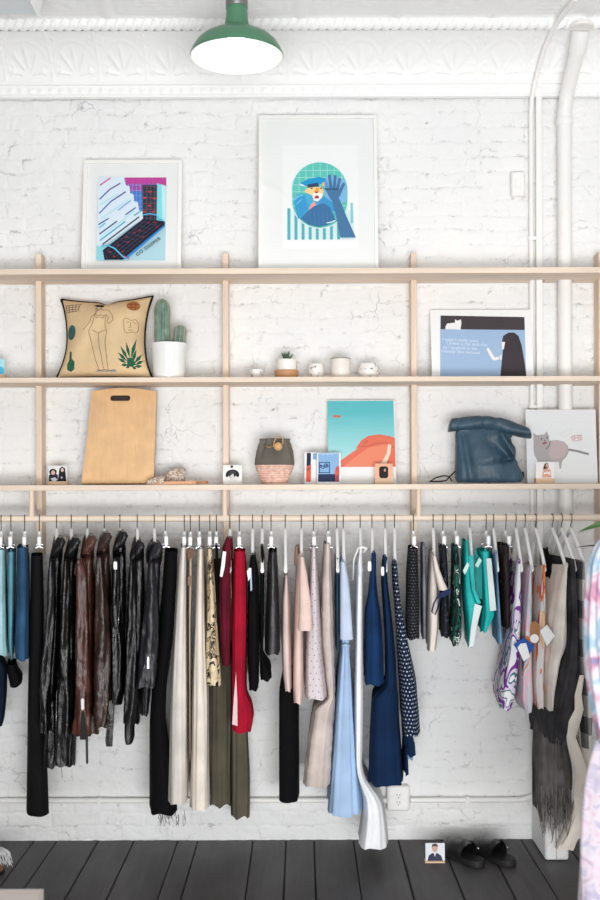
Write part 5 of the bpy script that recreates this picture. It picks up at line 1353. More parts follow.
t, k = garment('trousers', 'black narrow trousers hanging below the blush blouse', 'trousers', 283, [(690, 277, 297)], .35)
shell('legs', [(590, 283.6, 286), (668, 283, 287), (683, 279, 296.5), (692, 277.4, 297), (803, 277, 297)], C_BLACK, t, .35, .13, 0.03, fold=.002, hem=.001); loop(t, 284.8, 590, .33, C_BLACK)
t, k = dress('blouse', 'blush silk blouse on a hanger whose arm shows bare above it', 'blush silk blouse', 285.5, [(578, 284, 288), (600, 281.6, 289.6), (640, 281, 290.4), (675, 282, 290.8), (692, 284, 291)], PK, df=.43, xf=285.3, cat='blouse', rise=-.05, fold=.002)
t, k = dress('shirt', 'pale pink shirt with a short cuffed sleeve, beside the lilac dotted shirt', 'pale pink shirt', 299.5, [(556, 297.5, 303), (575, 296, 304), (632, 293.4, 303), (690, 291.8, 303), (704, 292.4, 302.6)], PINK, df=.42, xf=301.5, cat='shirt', rise=.05, fold=.002)
shell('sleeve', [(557, 299.8, 303.6), (575, 299, 307), (600, 298.6, 310.4), (622, 298.4, 311.6)], PINK, t, .475, .425, 0, sides=26, fold=.0012, nf=4, sq=.9)
shell('cuff', [(621, 298, 312), (631, 298, 312.2)], PINK, t, .478, .422, 0, sides=26, fold=.0003, nf=4, sq=.9, nz=4, hem=0)
shell('collar', [(546, 295.4, 298.4), (552, 294, 299.6), (566, 294, 298.6)], cloth('taupe_collar', (186, 148, 132)), t, .30, .17, 0, sides=24, fold=.0005, nz=8, hem=0)
t, k = trousers('dotted_shirt', 'pale lilac shirt with small dark dots and a buttoned edge', 'lilac dotted shirt', 313.5, [(547, 311, 316), (570, 310, 317.6), (620, 307, 320.4), (660, 304.8, 323), (700, 304.4, 327)], dots('lilac_dotted_cotton', (218, 208, 212), (120, 104, 120), .026, .10), df=.41, db=.08, cat='shirt', part='body', fold=.0025, xf=313.8)
for y, x in ((615, 306.6), (630, 306), (648, 305.4), (668, 305), (688, 304.8)): MB().ball(P(x, y, .414), .0032, 10).build('button', flat((60, 50, 60), .4), t, angle=180)
LIN = cloth('beige_linen', (212, 198, 190), 0.05, 0.95, 0.5)
t, k = trousers('trousers', 'crumpled beige linen trousers flaring wide at the hem', 'crumpled beige linen trousers', 327, [(544, 324, 331), (590, 321.6, 333), (640, 321.4, 334), (688, 326, 335), (700, 328, 335), (709, 313, 335), (740, 308, 332.6), (788, 302.5, 330)], LIN, df=.40, db=.10, xf=328.6, nz=90, fold=.004, nf=8, wr=.0016)
t, k = dress('dress', 'dark teal dress, a narrow strip before the light blue dress', 'dark teal dress', 335.5, [(558, 335.6, 339), (600, 335.4, 339.2), (640, 336, 339), (652, 336, 338)], cloth('dark_teal_cloth', (52, 84, 106)), df=.39, db=.10, xf=337.6, fold=.001)

# blues
BL1 = cloth('light_blue_poplin', (196, 208, 228), 0.03); BL2 = cloth('sky_blue_poplin', (170, 196, 228), 0.03)
t, k = dress('dress', 'light blue wrap dress with a tied waist and flared skirt', 'light blue wrap dress', 341.5, [(561, 340.6, 344), (580, 340, 347.6), (620, 340, 350), (645, 341.6, 348.6), (652, 341.6, 348.8), (700, 337, 352.4), (760, 332, 357), (817, 327, 361.5)], BL2, df=.42, db=.07, xf=344, rise=-.03, fold=.0095, nf=9, drift=.5, nz=60)
shell('sleeve', [(562, 340.4, 345), (580, 340, 348.4), (610, 340, 351), (640, 339.6, 353)], BL1, t, .475, .428, 0, sides=26, fold=.001, nf=4, sq=.9, hem=0)
MB().tube([P(341.5, 646, .432), P(345, 645, .445), P(349, 646, .432)], .006, 8).build('tie_belt', BL2, t, angle=180)
WH = cloth('white_cotton', (242, 242, 244), 0.02)
t, k = dress('dress', 'long white dress with a knotted tie, its hem nearly touching the floor', 'long white dress', 360, [(556, 357.5, 363), (575, 356, 363.4), (620, 355, 363), (700, 354.4, 362.4), (775, 354.6, 360.8), (786, 358, 366), (800, 363.4, 382), (822, 362.6, 385), (850, 357.5, 388)], WH, df=.42, db=.09, xf=360.6, rise=-.04, fold=.004, nf=9)
for a in ((358, 548, 353.4, 560, 352.6, 580), (361, 547.6, 366.5, 548.6, 363, 553), (360.4, 549, 358.6, 566, 358.8, 576)):
    MB().tube([P(360, 547.4, .44), P(a[0], a[1], .445), P(a[2], a[3], .445), P(a[4], a[5], .442)], [.006, .007, .006, .003], 8, sq=.5).build('tie', WH, t, angle=180)
NV = cloth('navy_crepe', (20, 52, 94), 0.06); NV2 = cloth('deep_navy_crepe', (15, 40, 74), 0.06)
t, k = dress('dress', 'navy blue dress with a ruffled layer, beside the white dress', 'ruffled navy dress', 373, [(553, 370.8, 376.2), (575, 369.6, 375.8), (598, 367.8, 377), (612, 364.8, 380), (650, 364.4, 383), (686, 363.4, 384)], NV, df=.46, db=.07, xf=372.2, rise=-.06, fold=.0035)
tagcard('label_tag', rrect(367.6, 561.6, 371, 571.4, 1.2, 3), .478, M_PAPER, t)
t, k = dress('dress', 'long navy blue dress with a plain straight hem, longest of the navy dresses', 'long plain navy dress', 387, [(557, 382.4, 387), (580, 381.6, 387), (612, 383.6, 391), (650, 385.6, 394), (690, 385.6, 396.6), (697, 372, 397.5), (740, 369.5, 400), (787, 367, 403)], NV2, df=.43, db=.10, xf=385.4, rise=-.05, fold=.006, nf=9, nz=60)
tagcard('label_tag', rrect(380.8, 567, 383.8, 576, 1.2, 3), .450, M_PAPER, t)
DOT = dots('navy_polka_dot', (24, 34, 58), (206, 218, 232), .017, .19); DOTB = dots('black_polka_dot', (24, 25, 30), (150, 152, 158), .013, .14)
t, k = dress('blouse', 'navy polka dot blouse dress with a pointed hem', 'navy polka dot blouse', 399, [(562, 392, 397), (585, 393, 399), (610, 395, 401.6), (650, 397.4, 409), (690, 399.6, 417), (720, 401, 419), (737, 403, 419.6)], DOT, df=.45, db=.10, xf=395, cat='blouse', rise=-.05, fold=.004)
t, k = garment('dress', 'tiered navy dress with pale blue lining below the polka dot blouse', 'dress', 405, [(740, 403, 416)], .36)
shell('tier', [(640, 402, 405), (735, 403.6, 408), (742, 404, 415), (757, 404, 416)], NV2, t, .36, .20, 0.0, fold=.003); shell('tier', [(748, 404.6, 407), (776, 404.6, 408.4)], NV2, t, .385, .20, 0.0, fold=.002, nz=12)
shell('lining', [(754, 404.6, 412.6), (760.5, 404.6, 413)], flat((130, 160, 190)), t, .355, .21, 0.0, fold=.002, nz=6)
t, k = trousers('skirt', 'black skirt with tiny pale dots, hanging before the cream tee', 'black dotted skirt', 412, [(549, 408.4, 418), (575, 406.8, 419), (610, 406, 419.4), (640, 405.6, 419.8)], DOTB, df=.42, db=.12, cat='skirt', part='skirt_panel', xf=414)
t, k = dress('top', 'grey glittery top between the dotted skirt and the cream tee', 'grey glittery top', 422, [(546, 421.4, 425.6), (570, 421.4, 426.4), (640, 421.8, 426.6)], cloth('grey_lurex', (120, 124, 134), 0.15), df=.40, db=.10, hang=None, cat='top', fold=.001)
CR = cloth('cream_jersey', (228, 216, 208), 0.02)
t, k = dress('tee', 'cream tee with navy trimmed sleeve, beside the dark lace top', 'cream tee with navy trim', 428.5, [(553, 430.6, 434), (575, 429, 437.4), (600, 428.2, 439), (630, 427.6, 439), (652, 427, 436)], CR, df=.42, db=.08, xf=434.4, cat='tee', rise=.0, fold=.002)
shell('sleeve', [(556, 432.4, 436), (570, 434, 439.6), (582, 436.6, 444), (591, 438.8, 448.5)], CR, t, .475, .43, 0, sides=24, fold=.0008, nf=4, sq=.9, hem=0)
NVT = cloth('navy_trim', (40, 50, 84))
tb = MB().grid([[P(437.2, 594.6, .478), P(444, 591, .482), P(450.6, 588.6, .478)], [P(438, 599, .480), P(445, 596.6, .484), P(451, 593.4, .480)]]).build('trim_band', NVT, t)
tb['label'] = 'navy trim band'
MB().tube([P(437.6, 596, .476), P(433.4, 604, .476), P(431.4, 612, .472), P(434.6, 615.4, .472), (P(438, 606, .474)), P(440, 598, .474)], .0055, 8, sq=.6).build('trim_tie', NVT, tb, angle=180)
zipper('neck_binding', [(430, 545, .40), (431, 551, .43), (433.4, 556, .44)], t, .002, M_BLACK)
LACE = blotch('dark_navy_lace', [(0, (26, 30, 40)), (0.60, (22, 24, 34)), (0.66, (96, 92, 110))], (60, 60, 60), 5.0)
t, k = trousers('lace_top', 'dark navy lace top with a scalloped neckline', 'dark navy lace top', 441.5, [(547, 440, 447), (575, 441.6, 448.4), (610, 441.4, 449), (638, 440.8, 450)], LACE, df=.41, db=.10, cat='top', part='body', xf=444)
GRN = blotch('green_leaf_print', [(0, (18, 24, 26)), (0.40, (20, 92, 80)), (0.50, (18, 26, 28)), (0.60, (214, 222, 216)), (0.64, (30, 120, 100)), (0.70, (20, 26, 28))], (28, 28, 16), 2.0)
t, k = trousers('swimsuit', 'dark swimsuit with green leaf print, between the lace top and turquoise swimwear', 'green leaf print swimsuit', 455, [(547, 453.2, 458.6), (575, 453, 461), (610, 452, 462), (640, 450, 462), (647, 452, 458)], GRN, df=.42, db=.12, cat='swimwear', part='body', xf=457)
TQ = cloth('turquoise_lycra', (36, 188, 184), 0.06, 0.5, 0.15); TQD = cloth('teal_lycra', (20, 140, 140), 0.06, 0.5, 0.15); WL = cloth('white_lycra', (222, 232, 232), 0.02, 0.6, 0.1)
t, k = dress('swimsuit', 'turquoise one piece swimsuit with white side panel and card tags', 'turquoise one piece swimsuit', 469, [(543, 465, 468.4), (560, 463.8, 470), (590, 463.6, 473), (604, 464, 479.6), (612, 465, 481), (628, 466.6, 477.6), (648, 467.4, 472.6)], TQ, df=.43, db=.08, xf=472, cat='swimwear', rise=.0, fold=.0018)
tagcard('side_panel', [(474.4, 604), (481.6, 606.6), (476.6, 626), (472.8, 647), (468.4, 648), (470.6, 628)], .447, WL, t)
tagcard('strap', [(468.2, 556), (472.8, 556), (475, 590), (480.6, 604), (476.8, 604), (471.6, 590)], .444, TQ, t, .003)
tagcard('card_tag', [(462.6, 571), (467.4, 562.2), (469.2, 566), (464.6, 575.4)], .455, flat((206, 232, 226)), t); tagcard('card_tag', [(474.6, 566), (479, 558), (481.6, 561), (477.6, 568.4)], .455, flat((186, 226, 220)), t)
t, k = dress('bikini', 'turquoise bikini top and bottom with a pale stripe, second of the turquoise swimwear', 'striped turquoise bikini', 480, [(552, 480, 490.6), (575, 482, 492.6), (605, 483.4, 495), (617, 483, 496), (628, 482, 489), (633, 481, 487)], TQ, hang='clip', df=.42, db=.12, xf=488.4, cat='swimwear', fold=.0035)
tagcard('stripe', [(486, 559), (491, 559), (496, 611), (489.6, 611.6)], .435, WL, t); tagcard('panel', [(474.4, 548), (478, 556), (481.6, 560), (482, 600), (476, 598), (475, 575)], .40, TQD, t, .004)
DEN = cloth('washed_blue_cotton', (120, 158, 190), 0.12)
t, k = dress('top', 'washed blue sleeveless top beside the turquoise bikini', 'washed blue sleeveless top', 491.5, [(553, 494, 497), (570, 495, 498), (600, 496.6, 500), (645, 497.4, 503.4)], DEN, df=.43, db=.08, xf=497, cat='top', rise=-.03, fold=.0014)
BB = blotch('dark_floral_mesh', [(0, (34, 26, 28)), (0.45, (48, 34, 34)), (0.58, (26, 22, 24)), (0.68, (178, 166, 160))], (34, 34, 16), 7.0)
t, k = trousers('top', 'dark brown floral top on a clip hanger, before the purple swimsuit', 'dark brown floral top', 504, [(546, 501, 510.6), (575, 502.4, 510.6), (610, 503, 511), (629, 503.6, 510.4)], BB, df=.41, db=.12, cat='top', part='body', xf=509)

# printed swimwear with tags
PUR = blotch('purple_floral_print', [(0, (238, 236, 242)), (0.43, (122, 50, 150)), (0.51, (226, 214, 236)), (0.56, (60, 120, 130)), (0.59, (240, 238, 240)), (0.67, (214, 168, 96)), (0.72, (112, 40, 140))], (13, 13, 8), 4.0, 0.6, 0.8)
PIK = blotch('pink_abstract_print', [(0, (206, 208, 214)), (0.40, (232, 198, 210)), (0.52, (222, 224, 228)), (0.58, (236, 140, 80)), (0.62, (210, 212, 216)), (0.68, (130, 110, 150))], (14, 14, 5), 9.0, 0.6, 0.5)
ORG = blotch('orange_abstract_print', [(0, (222, 216, 216)), (0.36, (240, 190, 140)), (0.41, (226, 220, 220)), (0.55, (236, 140, 80)), (0.60, (200, 70, 84)), (0.64, (226, 222, 220)), (0.70, (90, 156, 156))], (14, 14, 5), 12.0, 0.6, 0.5)
t, k = dress('swimsuit', 'purple and white floral swimsuit with a blue swing tag', 'purple floral swimsuit', 513, [(562, 517, 521), (580, 515, 522.5), (610, 512.6, 523), (650, 508, 522), (685, 502, 518.6), (700, 498.6, 517), (711, 501, 512)], PUR, df=.44, db=.10, xf=521, cat='swimwear', rise=-.03, fold=.003)
def swing(name, pts, d, mat, parent, cord, extra=None):
    c = tagcard(name, pts, d, mat, parent); zipper('tag_cord', cord, c, .0011, M_BLACK); return c
c = swing('swing_tag', [(512.8, 645.4), (523.4, 638.2), (533.6, 647), (525, 662.4)], .478, flat((36, 84, 166)), t, [(522.6, 612, .455), (524, 628, .476), (523.2, 640, .482)])
c['label'] = 'blue swing tag'
tagcard('price_label', [(517, 648.4), (520, 644.4), (525.6, 643.6), (529.6, 657.6), (523.2, 662.2)], .481, M_PAPER, c)
t, k = dress('swimsuit', 'pale pink and grey abstract swimsuit with a brown kraft tag', 'pink and grey abstract swimsuit', 525, [(568, 529, 532.4), (600, 526, 533.4), (640, 523.8, 533), (680, 521.6, 534), (702, 520.4, 535.6), (714, 525, 533)], PIK, df=.44, db=.10, xf=531.6, cat='swimwear', rise=-.03, fold=.003)
c = swing('kraft_tag', [(529.6, 641.4), (529.8, 626), (532.6, 622), (536, 622), (539.4, 626.6), (539.2, 643), (535, 645.4)], .483, flat((166, 118, 76)), t, [(528.6, 600, .455), (531, 612, .48), (534, 624, .487)])
c['label'] = 'brown kraft swing tag'
tagcard('sticker', ell(534.0, 639.3, 4.3, 4.4, 18), .4865, M_PAPER, c)
t, k = dress('swimsuit', 'orange, white and coral abstract swimsuit with a white square tag', 'orange abstract swimsuit', 537, [(566, 543, 546), (600, 540, 547.4), (640, 536.8, 547.6), (680, 534.8, 546), (700, 536, 546), (710, 538, 545)], ORG, df=.44, db=.10, xf=544.4, cat='swimwear', rise=-.03, fold=.003)
swing('swing_tag', [(539.6, 631.6), (546.4, 625.4), (554.4, 636.6), (546.4, 646.8)], .48, M_PAPER, t, [(543, 600, .455), (544.2, 614, .478), (545.6, 628, .484)])

# knits and shawls at the end
KN = cloth('cream_knit', (238, 230, 222), 0.05, 0.95, 0.6)
t, k = dress('knit_top', 'cream knit top with a slanting hem, next to the charcoal shawl', 'cream knit top', 549, [(566, 564.6, 568.6), (585, 560.4, 569.6), (620, 554.6, 570), (640, 552, 570.4), (650, 551, 569.6), (662, 550, 563), (680, 549, 560), (695, 548.6, 556.6), (712, 549.6, 554)], KN, df=.45, db=.08, xf=565.6, cat='sweater', rise=-.01, fold=.004, nf=9)
t, k = dress('top', 'black top showing in the open neck of the cream knit', 'black top by the cream knit', 545, [(550, 545, 548.4), (556, 545, 551), (566, 546, 553), (582, 549.6, 553), (600, 551, 552.6)], C_BLACK, df=.30, db=.16, hang=None, cat='top', k=0)
CH = cloth('charcoal_wool', (104, 100, 99), 0.2, 0.95, 1.0); CHD = cloth('dark_charcoal_wool', (70, 68, 71), 0.16, 0.95, 1.0)
t, k = garment('shawl', 'long charcoal wool shawl with a fringed end reaching almost to the floor', 'shawl', 558, [(560, 569, 576)], .44)
shell('wrap', [(560, 571.6, 575), (575, 571, 578), (620, 572, 579.4), (660, 567, 580.6), (690, 558, 582), (705, 551, 580), (722, 549, 577), (735, 550, 570), (745, 552, 562)], CHD, t, .44, .10, -.10, fold=.009, nf=10, wr=.002)
shell('wrap', [(650, 557, 562), (690, 553, 563), (730, 542, 565), (770, 541, 573), (790, 541, 573), (806, 541, 570), (818, 542, 567)], CH, t, .36, .16, -.02, fold=.012, nf=11, hem=.03)
fr = MB(); rg = random.Random(9)
for q in range(200):
    x = rg.uniform(540, 571); dd = rg.uniform(.24, .378); y0 = rg.uniform(782, 810); L = rg.uniform(14, 36)
    fr.tube([P(x, y0, dd), P(x + rg.uniform(-1.5, 1.5), y0 + L * .5, dd + .004), P(x + rg.uniform(-3, 3), y0 + L, dd)], [.0024, .0022, .0010], 5)
o = fr.build('fringe', cloth('grey_fringe', (136, 129, 126), .1), t); o['kind'] = 'stuff'
zipper('tie_cord', [(553.6, 830, .42), (554, 790, .43), (555, 745, .45), (556, 738, .455), (558, 742, .45), (558.6, 770, .44)], t, .0025, cloth('grey_cord', (138, 132, 132))); zipper('tie_cord', [(555.2, 740, .45), (555.6, 800, .445), (555.4, 860, .44)], t, .0022, cloth('grey_cord', (138, 132, 132)))
hanger('arm', 558, 575, 'charcoal wool shawl')
def plaid():
    m, t = base('grey_plaid_wool', (200, 196, 192), 0.95, spec=0.1)
    uv = t.node('ShaderNodeUVMap').outputs[0]; sp = t.node('ShaderNodeSeparateXYZ'); t.link(uv, sp.inputs[0])
    a = t.math('GREATER_THAN', t.math('FRACT', t.math('DIVIDE', sp.outputs[0], .17)), .5); b = t.math('GREATER_THAN', t.math('FRACT', t.math('DIVIDE', sp.outputs[1], .165)), .55)
    s = t.math('MULTIPLY', t.math('ADD', a, b), .5)
    t.link(t.ramp(s, [(0, (228, 222, 216)), (.34, (150, 146, 146)), (.75, (84, 82, 86))], 'CONSTANT'), t.b.inputs['Base Color'])
    t.bump(t.noise(t.coord('Object'), 260., 2), .5, .01); return m
t, k = garment('blanket_shawl', 'grey and cream checked blanket shawl, last on the rail beside the floral robe', 'shawl', 568, [(560, 580, 585)], .44)
shell('wrap', [(562, 581.4, 586), (575, 580.6, 586.4), (620, 580.4, 587), (660, 582, 590), (690, 584.6, 594), (712, 585, 595), (730, 586, 593), (752, 588, 592)], plaid(), t, .45, .11, -.09, fold=.004, nf=8)
CRM = cloth('cream_wool_edge', (238, 228, 215), .03, .95, .4)
MB().grid([[P(a, y, d1), P((a + b) / 2, y, d1 + .012), P(b, y, d2)] for y, a, b, d1, d2 in ((676, 579, 583.6, .455, .45), (696, 574, 581, .466, .46), (710, 574, 583, .47, .45), (722, 568, 580, .48, .46), (738, 566, 575, .48, .45), (752, 568, 580, .47, .45), (770, 574, 586, .46, .44), (786, 574, 588, .44, .42), (800, 573, 586, .42, .40), (818, 574, 583, .40, .39), (836, 567, 580, .40, .38), (848, 560, 572, .39, .38))]).build('cream_edge', CRM, t, angle=180)
shell('hanging_end', [(712, 576, 590), (740, 577, 591), (775, 582, 592), (800, 576, 590), (830, 566, 582), (851, 556, 574)], CRM, t, .36, .30, 0, sides=30, fold=.003)
hanger('arm', 568, 584.6, 'checked blanket shawl')

# ================================================================== FOREGROUND AND FLOOR
def build_robe():
    d = 1.7; s = S(d); rack_x = 1.085; zr = 1.645
    t = thing('garment_rack', (rack_x, -1.75, 0.0), 'chrome garment rack standing nearer the camera, carrying the floral robe', 'clothes rack')
    m = MB(); m.tube([(rack_x, -2.35, zr), (rack_x, -1.15, zr)], 0.013, 16); m.build('top_rail', M_CHROME, t, angle=60)
    for y in (-2.35, -1.15):
        MB().tube([(rack_x, y, 0.03), (rack_x, y, zr + 0.012)], 0.013, 16).build('upright', M_CHROME, t, angle=60)
        MB().tube([(rack_x + 0.02, y, 0.018), (rack_x + 0.5, y, 0.018)], 0.016, 12).build('foot', M_CHROME, t, angle=60)
    hx = rack_x
    h = copy_tree(PROTO['arm']); h.location = (hx, -d, zr); h.rotation_euler = (0, 0, pi / 2)
    tag(h, 'white shoulder hanger holding the floral robe on the nearer rack', 'hanger', 'hangers of the nearer rack')
    ft = blotch('tie_dye_floral', [(0, (104, 140, 164)), (0.36, (150, 178, 196)), (0.46, (200, 204, 214)), (0.54, (206, 190, 202)), (0.62, (196, 140, 160)), (0.70, (136, 130, 168))], (17, 17, 13), 2.5, 0.9, 1.0, 'LINEAR')
    fp = blotch('pale_pink_floral', [(0, (150, 146, 174)), (0.40, (184, 176, 194)), (0.50, (208, 200, 208)), (0.60, (208, 190, 200)), (0.68, (184, 166, 182))], (24, 24, 20), 6.5, 0.9, 1.0, 'LINEAR')
    g = thing('floral_robe', (hx, -d, 0.38), 'tie dyed pink and blue floral robe hanging close to the camera', 'robe', None)
    def body(nm, rows, mat, dd, dep, **kw):
        SEED[0] += 1; rg = random.Random(SEED[0]); R = interp_rows(rows, 44); vs = []
        p0 = rg.uniform(0, 6)
        for j, (y, a, b) in enumerate(R):
            tt = j / 43; cx = (PX(a, dd) + PX(b, dd)) / 2; hw = (PX(b, dd) - PX(a, dd)) / 2; row = []
            for k in range(72):
                th = 2 * pi * k / 72; f = 0.010 * (0.3 + tt) * sin(9 * th + p0 + 1.4 * sin(3 * tt)) + 0.006 * sin(17 * th + 3 * tt)
                row.append((cx + hw * math.copysign(abs(cos(th)) ** .7, cos(th)) + f * cos(th), -dd + (dep * (0.5 + 0.6 * tt)) * sin(th) + f * sin(th), PZ(y, dd)))
            vs.append(row)
        m = MB(); m.grid(vs, True); return m.build(nm, mat, g, angle=180)
    body('body', [(516, 630, 690), (540, 616, 706), (556, 610, 712), (700, 606, 716), (735, 600, 720), (758, 591, 724), (790, 585, 730), (840, 581, 740), (930, 579.5, 746)], fp, d, 0.075)
    body('sleeve', [(536, 606, 618), (546, 597, 622), (562, 591, 624), (600, 587.5, 626), (640, 587, 626), (680, 591, 626), (715, 596, 626), (745, 602, 624)], ft, d + 0.10, 0.06)
build_robe()

def build_plant():
    t0 = (1.42, -0.98, 0.0)
    p = thing('plant_pot', t0, 'tall pale pot of the leafy plant beside the garment rack', 'pot')
    MB().lathe([(0.0001, 0.001), (0.13, 0.001), (0.16, 0.42), (0.15, 0.42), (0.14, 0.36), (0.0001, 0.35)], t0, 40).build('body', M_GLAZE, p, angle=40)
    g = thing('tropical_plant', (t0[0], t0[1], 0.362), 'tall plant with long pointed green leaves reaching in over the rail', 'plant')
    gm, q = base('glossy_green_leaf', (88, 142, 78), 0.4)
    q.link(q.ramp(q.noise(q.coord('Object'), 18., 3), [(.3, (64, 118, 60)), (.7, (120, 168, 100))]), q.b.inputs['Base Color'])
    dk = cloth('dark_leaf', (60, 76, 58), .1, .5, .1)
    MB().tube([(t0[0], t0[1], 0.362), (t0[0] - 0.01, t0[1], 0.9), (t0[0] - 0.03, t0[1] + 0.01, 1.42)], [0.014, 0.011, 0.006], 10).build('stem', cloth('leaf_stalk', (96, 120, 78)), g, angle=180)
    def leaf(a, c, b, w, mat):
        a, b, c = Vector(a), Vector(b), Vector(c); rows = []
        for j in range(21):
            f = j / 20; q = a * (1 - f) ** 2 + c * 2 * f * (1 - f) + b * f * f; tn = ((c - a) * (1 - f) + (b - c) * f).normalized()
            nn = tn.cross(Vector((0.12, -1, 0.35))).normalized(); hw = w * (sin(pi * min(1, f * 0.98 + 0.02)) ** 0.7) * (1 - 0.35 * f) + 0.0008
            dn = tn.cross(nn).normalized()
            rows.append([q + nn * hw * v - dn * (0.006 * (1 - abs(v))) for v in (-1, -.5, 0, .5, 1)])
        rows2 = [[p - Vector((0, 0.0012, 0)) for p in r[::-1]] for r in rows]
        m = MB(); m.grid(rows); m.grid(rows2); return m.build('leaf', mat, g, angle=180)
    st = (t0[0] - 0.03, t0[1] + 0.01, 1.40)
    D1 = 0.95
    leaf(st, (t0[0] - 0.08, t0[1], 1.60), tuple(P(578.6, 532.6, D1)), 0.026, gm)
    leaf((t0[0] - 0.02, t0[1], 1.2), (t0[0] - 0.12, t0[1], 1.46), tuple(P(577.6, 548, D1)), 0.006, dk)
    leaf(st, (t0[0] + 0.1, t0[1] - .1, 1.75), (t0[0] + 0.32, t0[1] - .12, 1.62), 0.03, gm); leaf((t0[0] - 0.01, t0[1], 1.1), (t0[0] + .12, t0[1] + .1, 1.5), (t0[0] + .36, t0[1] + .2, 1.40), 0.03, gm)
build_plant()

def build_floor_shoes():
    bk = leather('black_shoe_leather', (26, 25, 27), 0.35, 0.25); so = flat((34, 32, 34), .6)
    def shoe(cx, cy, ang, label):
        t = thing('slide_shoe', (cx, cy, 0.0), label, 'shoe', 'black slide shoes')
        ca, sa = cos(ang), sin(ang)
        W = lambda u, v, z: (cx + u * ca - v * sa, cy + u * sa + v * ca, z)
        n = 28; L = 0.135
        def half(f): return 0.049 * (max(0, 1 - abs(2 * f - 1) ** 3.2)) ** .5 * (1 - .2 * math.exp(-((f - .42) / .16) ** 2) + .04 * (f > .6)) + .0008
        loop = []
        for k in range(n + 1): f = .5 - .5 * cos(pi * k / n); loop.append((half(f), (f - .5) * 2 * L))
        lp = loop + [(-a, b) for a, b in loop[::-1]]
        m = MB(); m.grid([[W(u, v, 0.001) for u, v in lp], [W(u * 1.02, v * 1.01, 0.014) for u, v in lp], [W(u * .97, v * .985, 0.027) for u, v in lp]], True, True, True); m.build('sole', so, t, angle=40)
        # wide vamp over the toes, open heel (toes point to the wall)
        rows = []
        for j in range(13):
            f = j / 12; v = -0.03 + 0.155 * f; ff = v / (2 * L) + .5; hw = half(ff) * 1.03; h = 0.062 * (1 - f) ** .55 + 0.028 * f
            rows.append([W(hw * cos(q), v - 0.02 * sin(q) * (1 - f), 0.018 + h * max(0, sin(q)) ** .8) for q in np.linspace(0, pi, 17)])
        inner = [[(x, y, z - 0.005) for x, y, z in r][::-1] for r in rows]
        m = MB(); m.grid(rows); m.grid(inner); m.build('upper', bk, t, angle=180)
        rows = []
        for j in range(5):
            f = j / 4; v = 0.05 - .105 * f - .07
            rows.append([W(half(.5 + v / (2 * L)) * 1.06 * cos(q), v, 0.02 + (0.072) * max(0, sin(q)) ** .8) for q in np.linspace(0, pi, 17)][:])
        m = MB(); m.grid([[(x, y, z + .001) for x, y, z in r] for r in rows[:2]]); m.build('instep_strap', bk, t, angle=180)
        b = W(.05, -.045, .05); MB().ball(b, .007, 10).build('buckle', M_CHROME, t, angle=180)
    a = P(462, 858, .27); b = P(491.5, 857.5, .27)
    shoe(a.x, -.26, radians(28), 'black leather slide shoe on the floor next to the photo card of the man')
    shoe(b.x, -.255, radians(33), 'black leather slide shoe on the floor farther from the photo card of the man')
    # brown shoe with white tassel cut by the frame
    c = P(-6, 866, .42)
    t = thing('tassel_shoe', (c.x, -.42, 0), 'brown shoe with a white fringe tassel standing on the dark floor', 'shoe')
    br = leather('tan_shoe_leather', (128, 88, 56), .4, .2)
    rows = []
    for j in range(13):
        f = j / 12; r = .048 * math.sqrt(max(.002, 1 - (2 * f - 1) ** 4)); h = .085 - .035 * f
        rows.append([(c.x - .20 + .235 * f, -.42 + r * cos(q), .012 + h * max(0, sin(q)) ** .7 * min(1, (1 - f) * 6 + .25)) for q in np.linspace(0, pi, 15)])
    MB().grid(rows, False).build('upper', br, t, angle=180)
    MB().grid([[(c.x - .21 + .25 * (.5 - .5 * cos(pi * k / 20)), -.42 + s_ * .05 * math.sqrt(max(0, 1 - cos(pi * k / 20) ** 4)), z) for s_, k in [(1, k) for k in range(21)] + [(-1, k) for k in range(20, -1, -1)]] for z in (.001, .014)], True, True, True).build('sole', so, t, angle=40)
    fr = MB(); rg = random.Random(3)
    for q in range(30):
        x = c.x + .01 + rg.uniform(-.02, .02); y = -.42 - rg.uniform(-.02, .03)
        fr.tube([(x, y, .105), (x + .03 + rg.uniform(-.01, .01), y - .012, .095), (x + rg.uniform(.035, .062), y - .02, .045 + rg.uniform(-.01, .02))], [.0022, .002, .001], 5)
    fr.build('tassel', cloth('white_fringe', (236, 236, 238)), t, angle=180)
build_floor_shoes()

def build_bench():
    d1 = 1.72; zt = PZ(888, d1); xr = PX(42.4, d1)
    t = thing('display_bench', (xr - .4, -2.0, 0), 'low pale display bench with a square edge standing close to the camera', 'bench')
    pm = wood('pale_bench_wood', (234, 222, 216), 0)
    m = MB(); m.box((xr - .9, -2.3, zt - .04), (xr, -d1, zt)); m.build('bench_top', pm, t, bevel=.002)
    for x in (xr - .88, xr - .07):
        for y in (-2.28, -d1 - .07):
            m = MB(); m.box((x, y, 0.0), (x + .05, y + .05, zt - .0405)); m.build('leg', pm, t, bevel=.002)
build_bench()

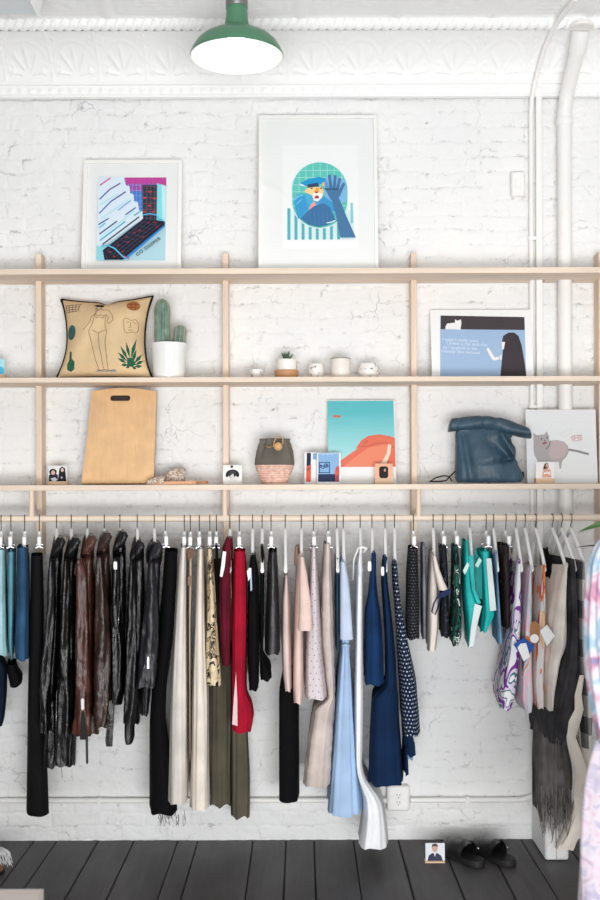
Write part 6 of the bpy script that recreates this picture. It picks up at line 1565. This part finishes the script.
# ================================================================== LIGHT AND CAMERA
w = bpy.data.worlds.new('daylight'); SC.world = w; w.use_nodes = True
wn = w.node_tree; bg = wn.nodes['Background']
tc = wn.nodes.new('ShaderNodeTexCoord'); sx = wn.nodes.new('ShaderNodeSeparateXYZ'); rp = wn.nodes.new('ShaderNodeValToRGB')
wn.links.new(tc.outputs['Generated'], sx.inputs[0]); wn.links.new(sx.outputs[2], rp.inputs[0]); wn.links.new(rp.outputs[0], bg.inputs[0])
# pale street and ground below the horizon, brighter overcast sky above it
e = rp.color_ramp.elements; e[0].position = 0.0; e[0].color = (0.8, 0.8, 0.8, 1); e[1].position = 0.12; e[1].color = (0.95, 0.98, 1.0, 1)
bg.inputs[1].default_value = 0.24
def area(name, loc, target, sx, sy, power, col=(1, 1, 1)):
    l = bpy.data.lights.new(name, 'AREA'); l.shape = 'RECTANGLE'; l.size = sx; l.size_y = sy; l.energy = power; l.color = col
    o = bpy.data.objects.new(name, l); COL.objects.link(o); o.location = loc
    o.rotation_euler = (Vector(target) - Vector(loc)).to_track_quat('-Z', 'Y').to_euler(); o['kind'] = 'helper'; return o
# shop front windows behind and beside the camera, then an added low fill
area('shopfront_daylight', (0.4, -6.4, 1.0), (0.15, 0, 0.9), 2.6, 1.9, 245, (0.985, 0.993, 1.0))
area('low_fill_light', (0.2, -6.3, 0.12), (0.1, 0, 1.3), 4.4, 1.4, 185, (0.985, 0.993, 1.0))  # added fill near floor level, lifts the ceiling and the lower wall
area('side_window_daylight', (4.2, -2.6, 1.9), (0.0, 0, 1.7), 2.0, 2.4, 22, (0.985, 0.993, 1.0))
cam = bpy.data.cameras.new('camera'); co = bpy.data.objects.new('camera', cam); COL.objects.link(co)
co.location = (0, -DW, EYE); co.rotation_euler = (radians(90), radians(0.18), 0)
cam.sensor_fit = 'AUTO'; cam.sensor_width = 36.0; cam.lens = F / 900 * 36.0
cam.shift_x = -(VX - 300) / 900; cam.shift_y = (VY - 450) / 900; cam.clip_end = 100
cam.dof.use_dof = True; cam.dof.focus_distance = 4.72; cam.dof.aperture_fstop = 1.8
SC.camera = co
SC.view_settings.view_transform = 'Standard'; SC.view_settings.look = 'None'; SC.view_settings.gamma = 1.0; SC.view_settings.use_curve_mapping = False
SC.view_settings.exposure = -0.21
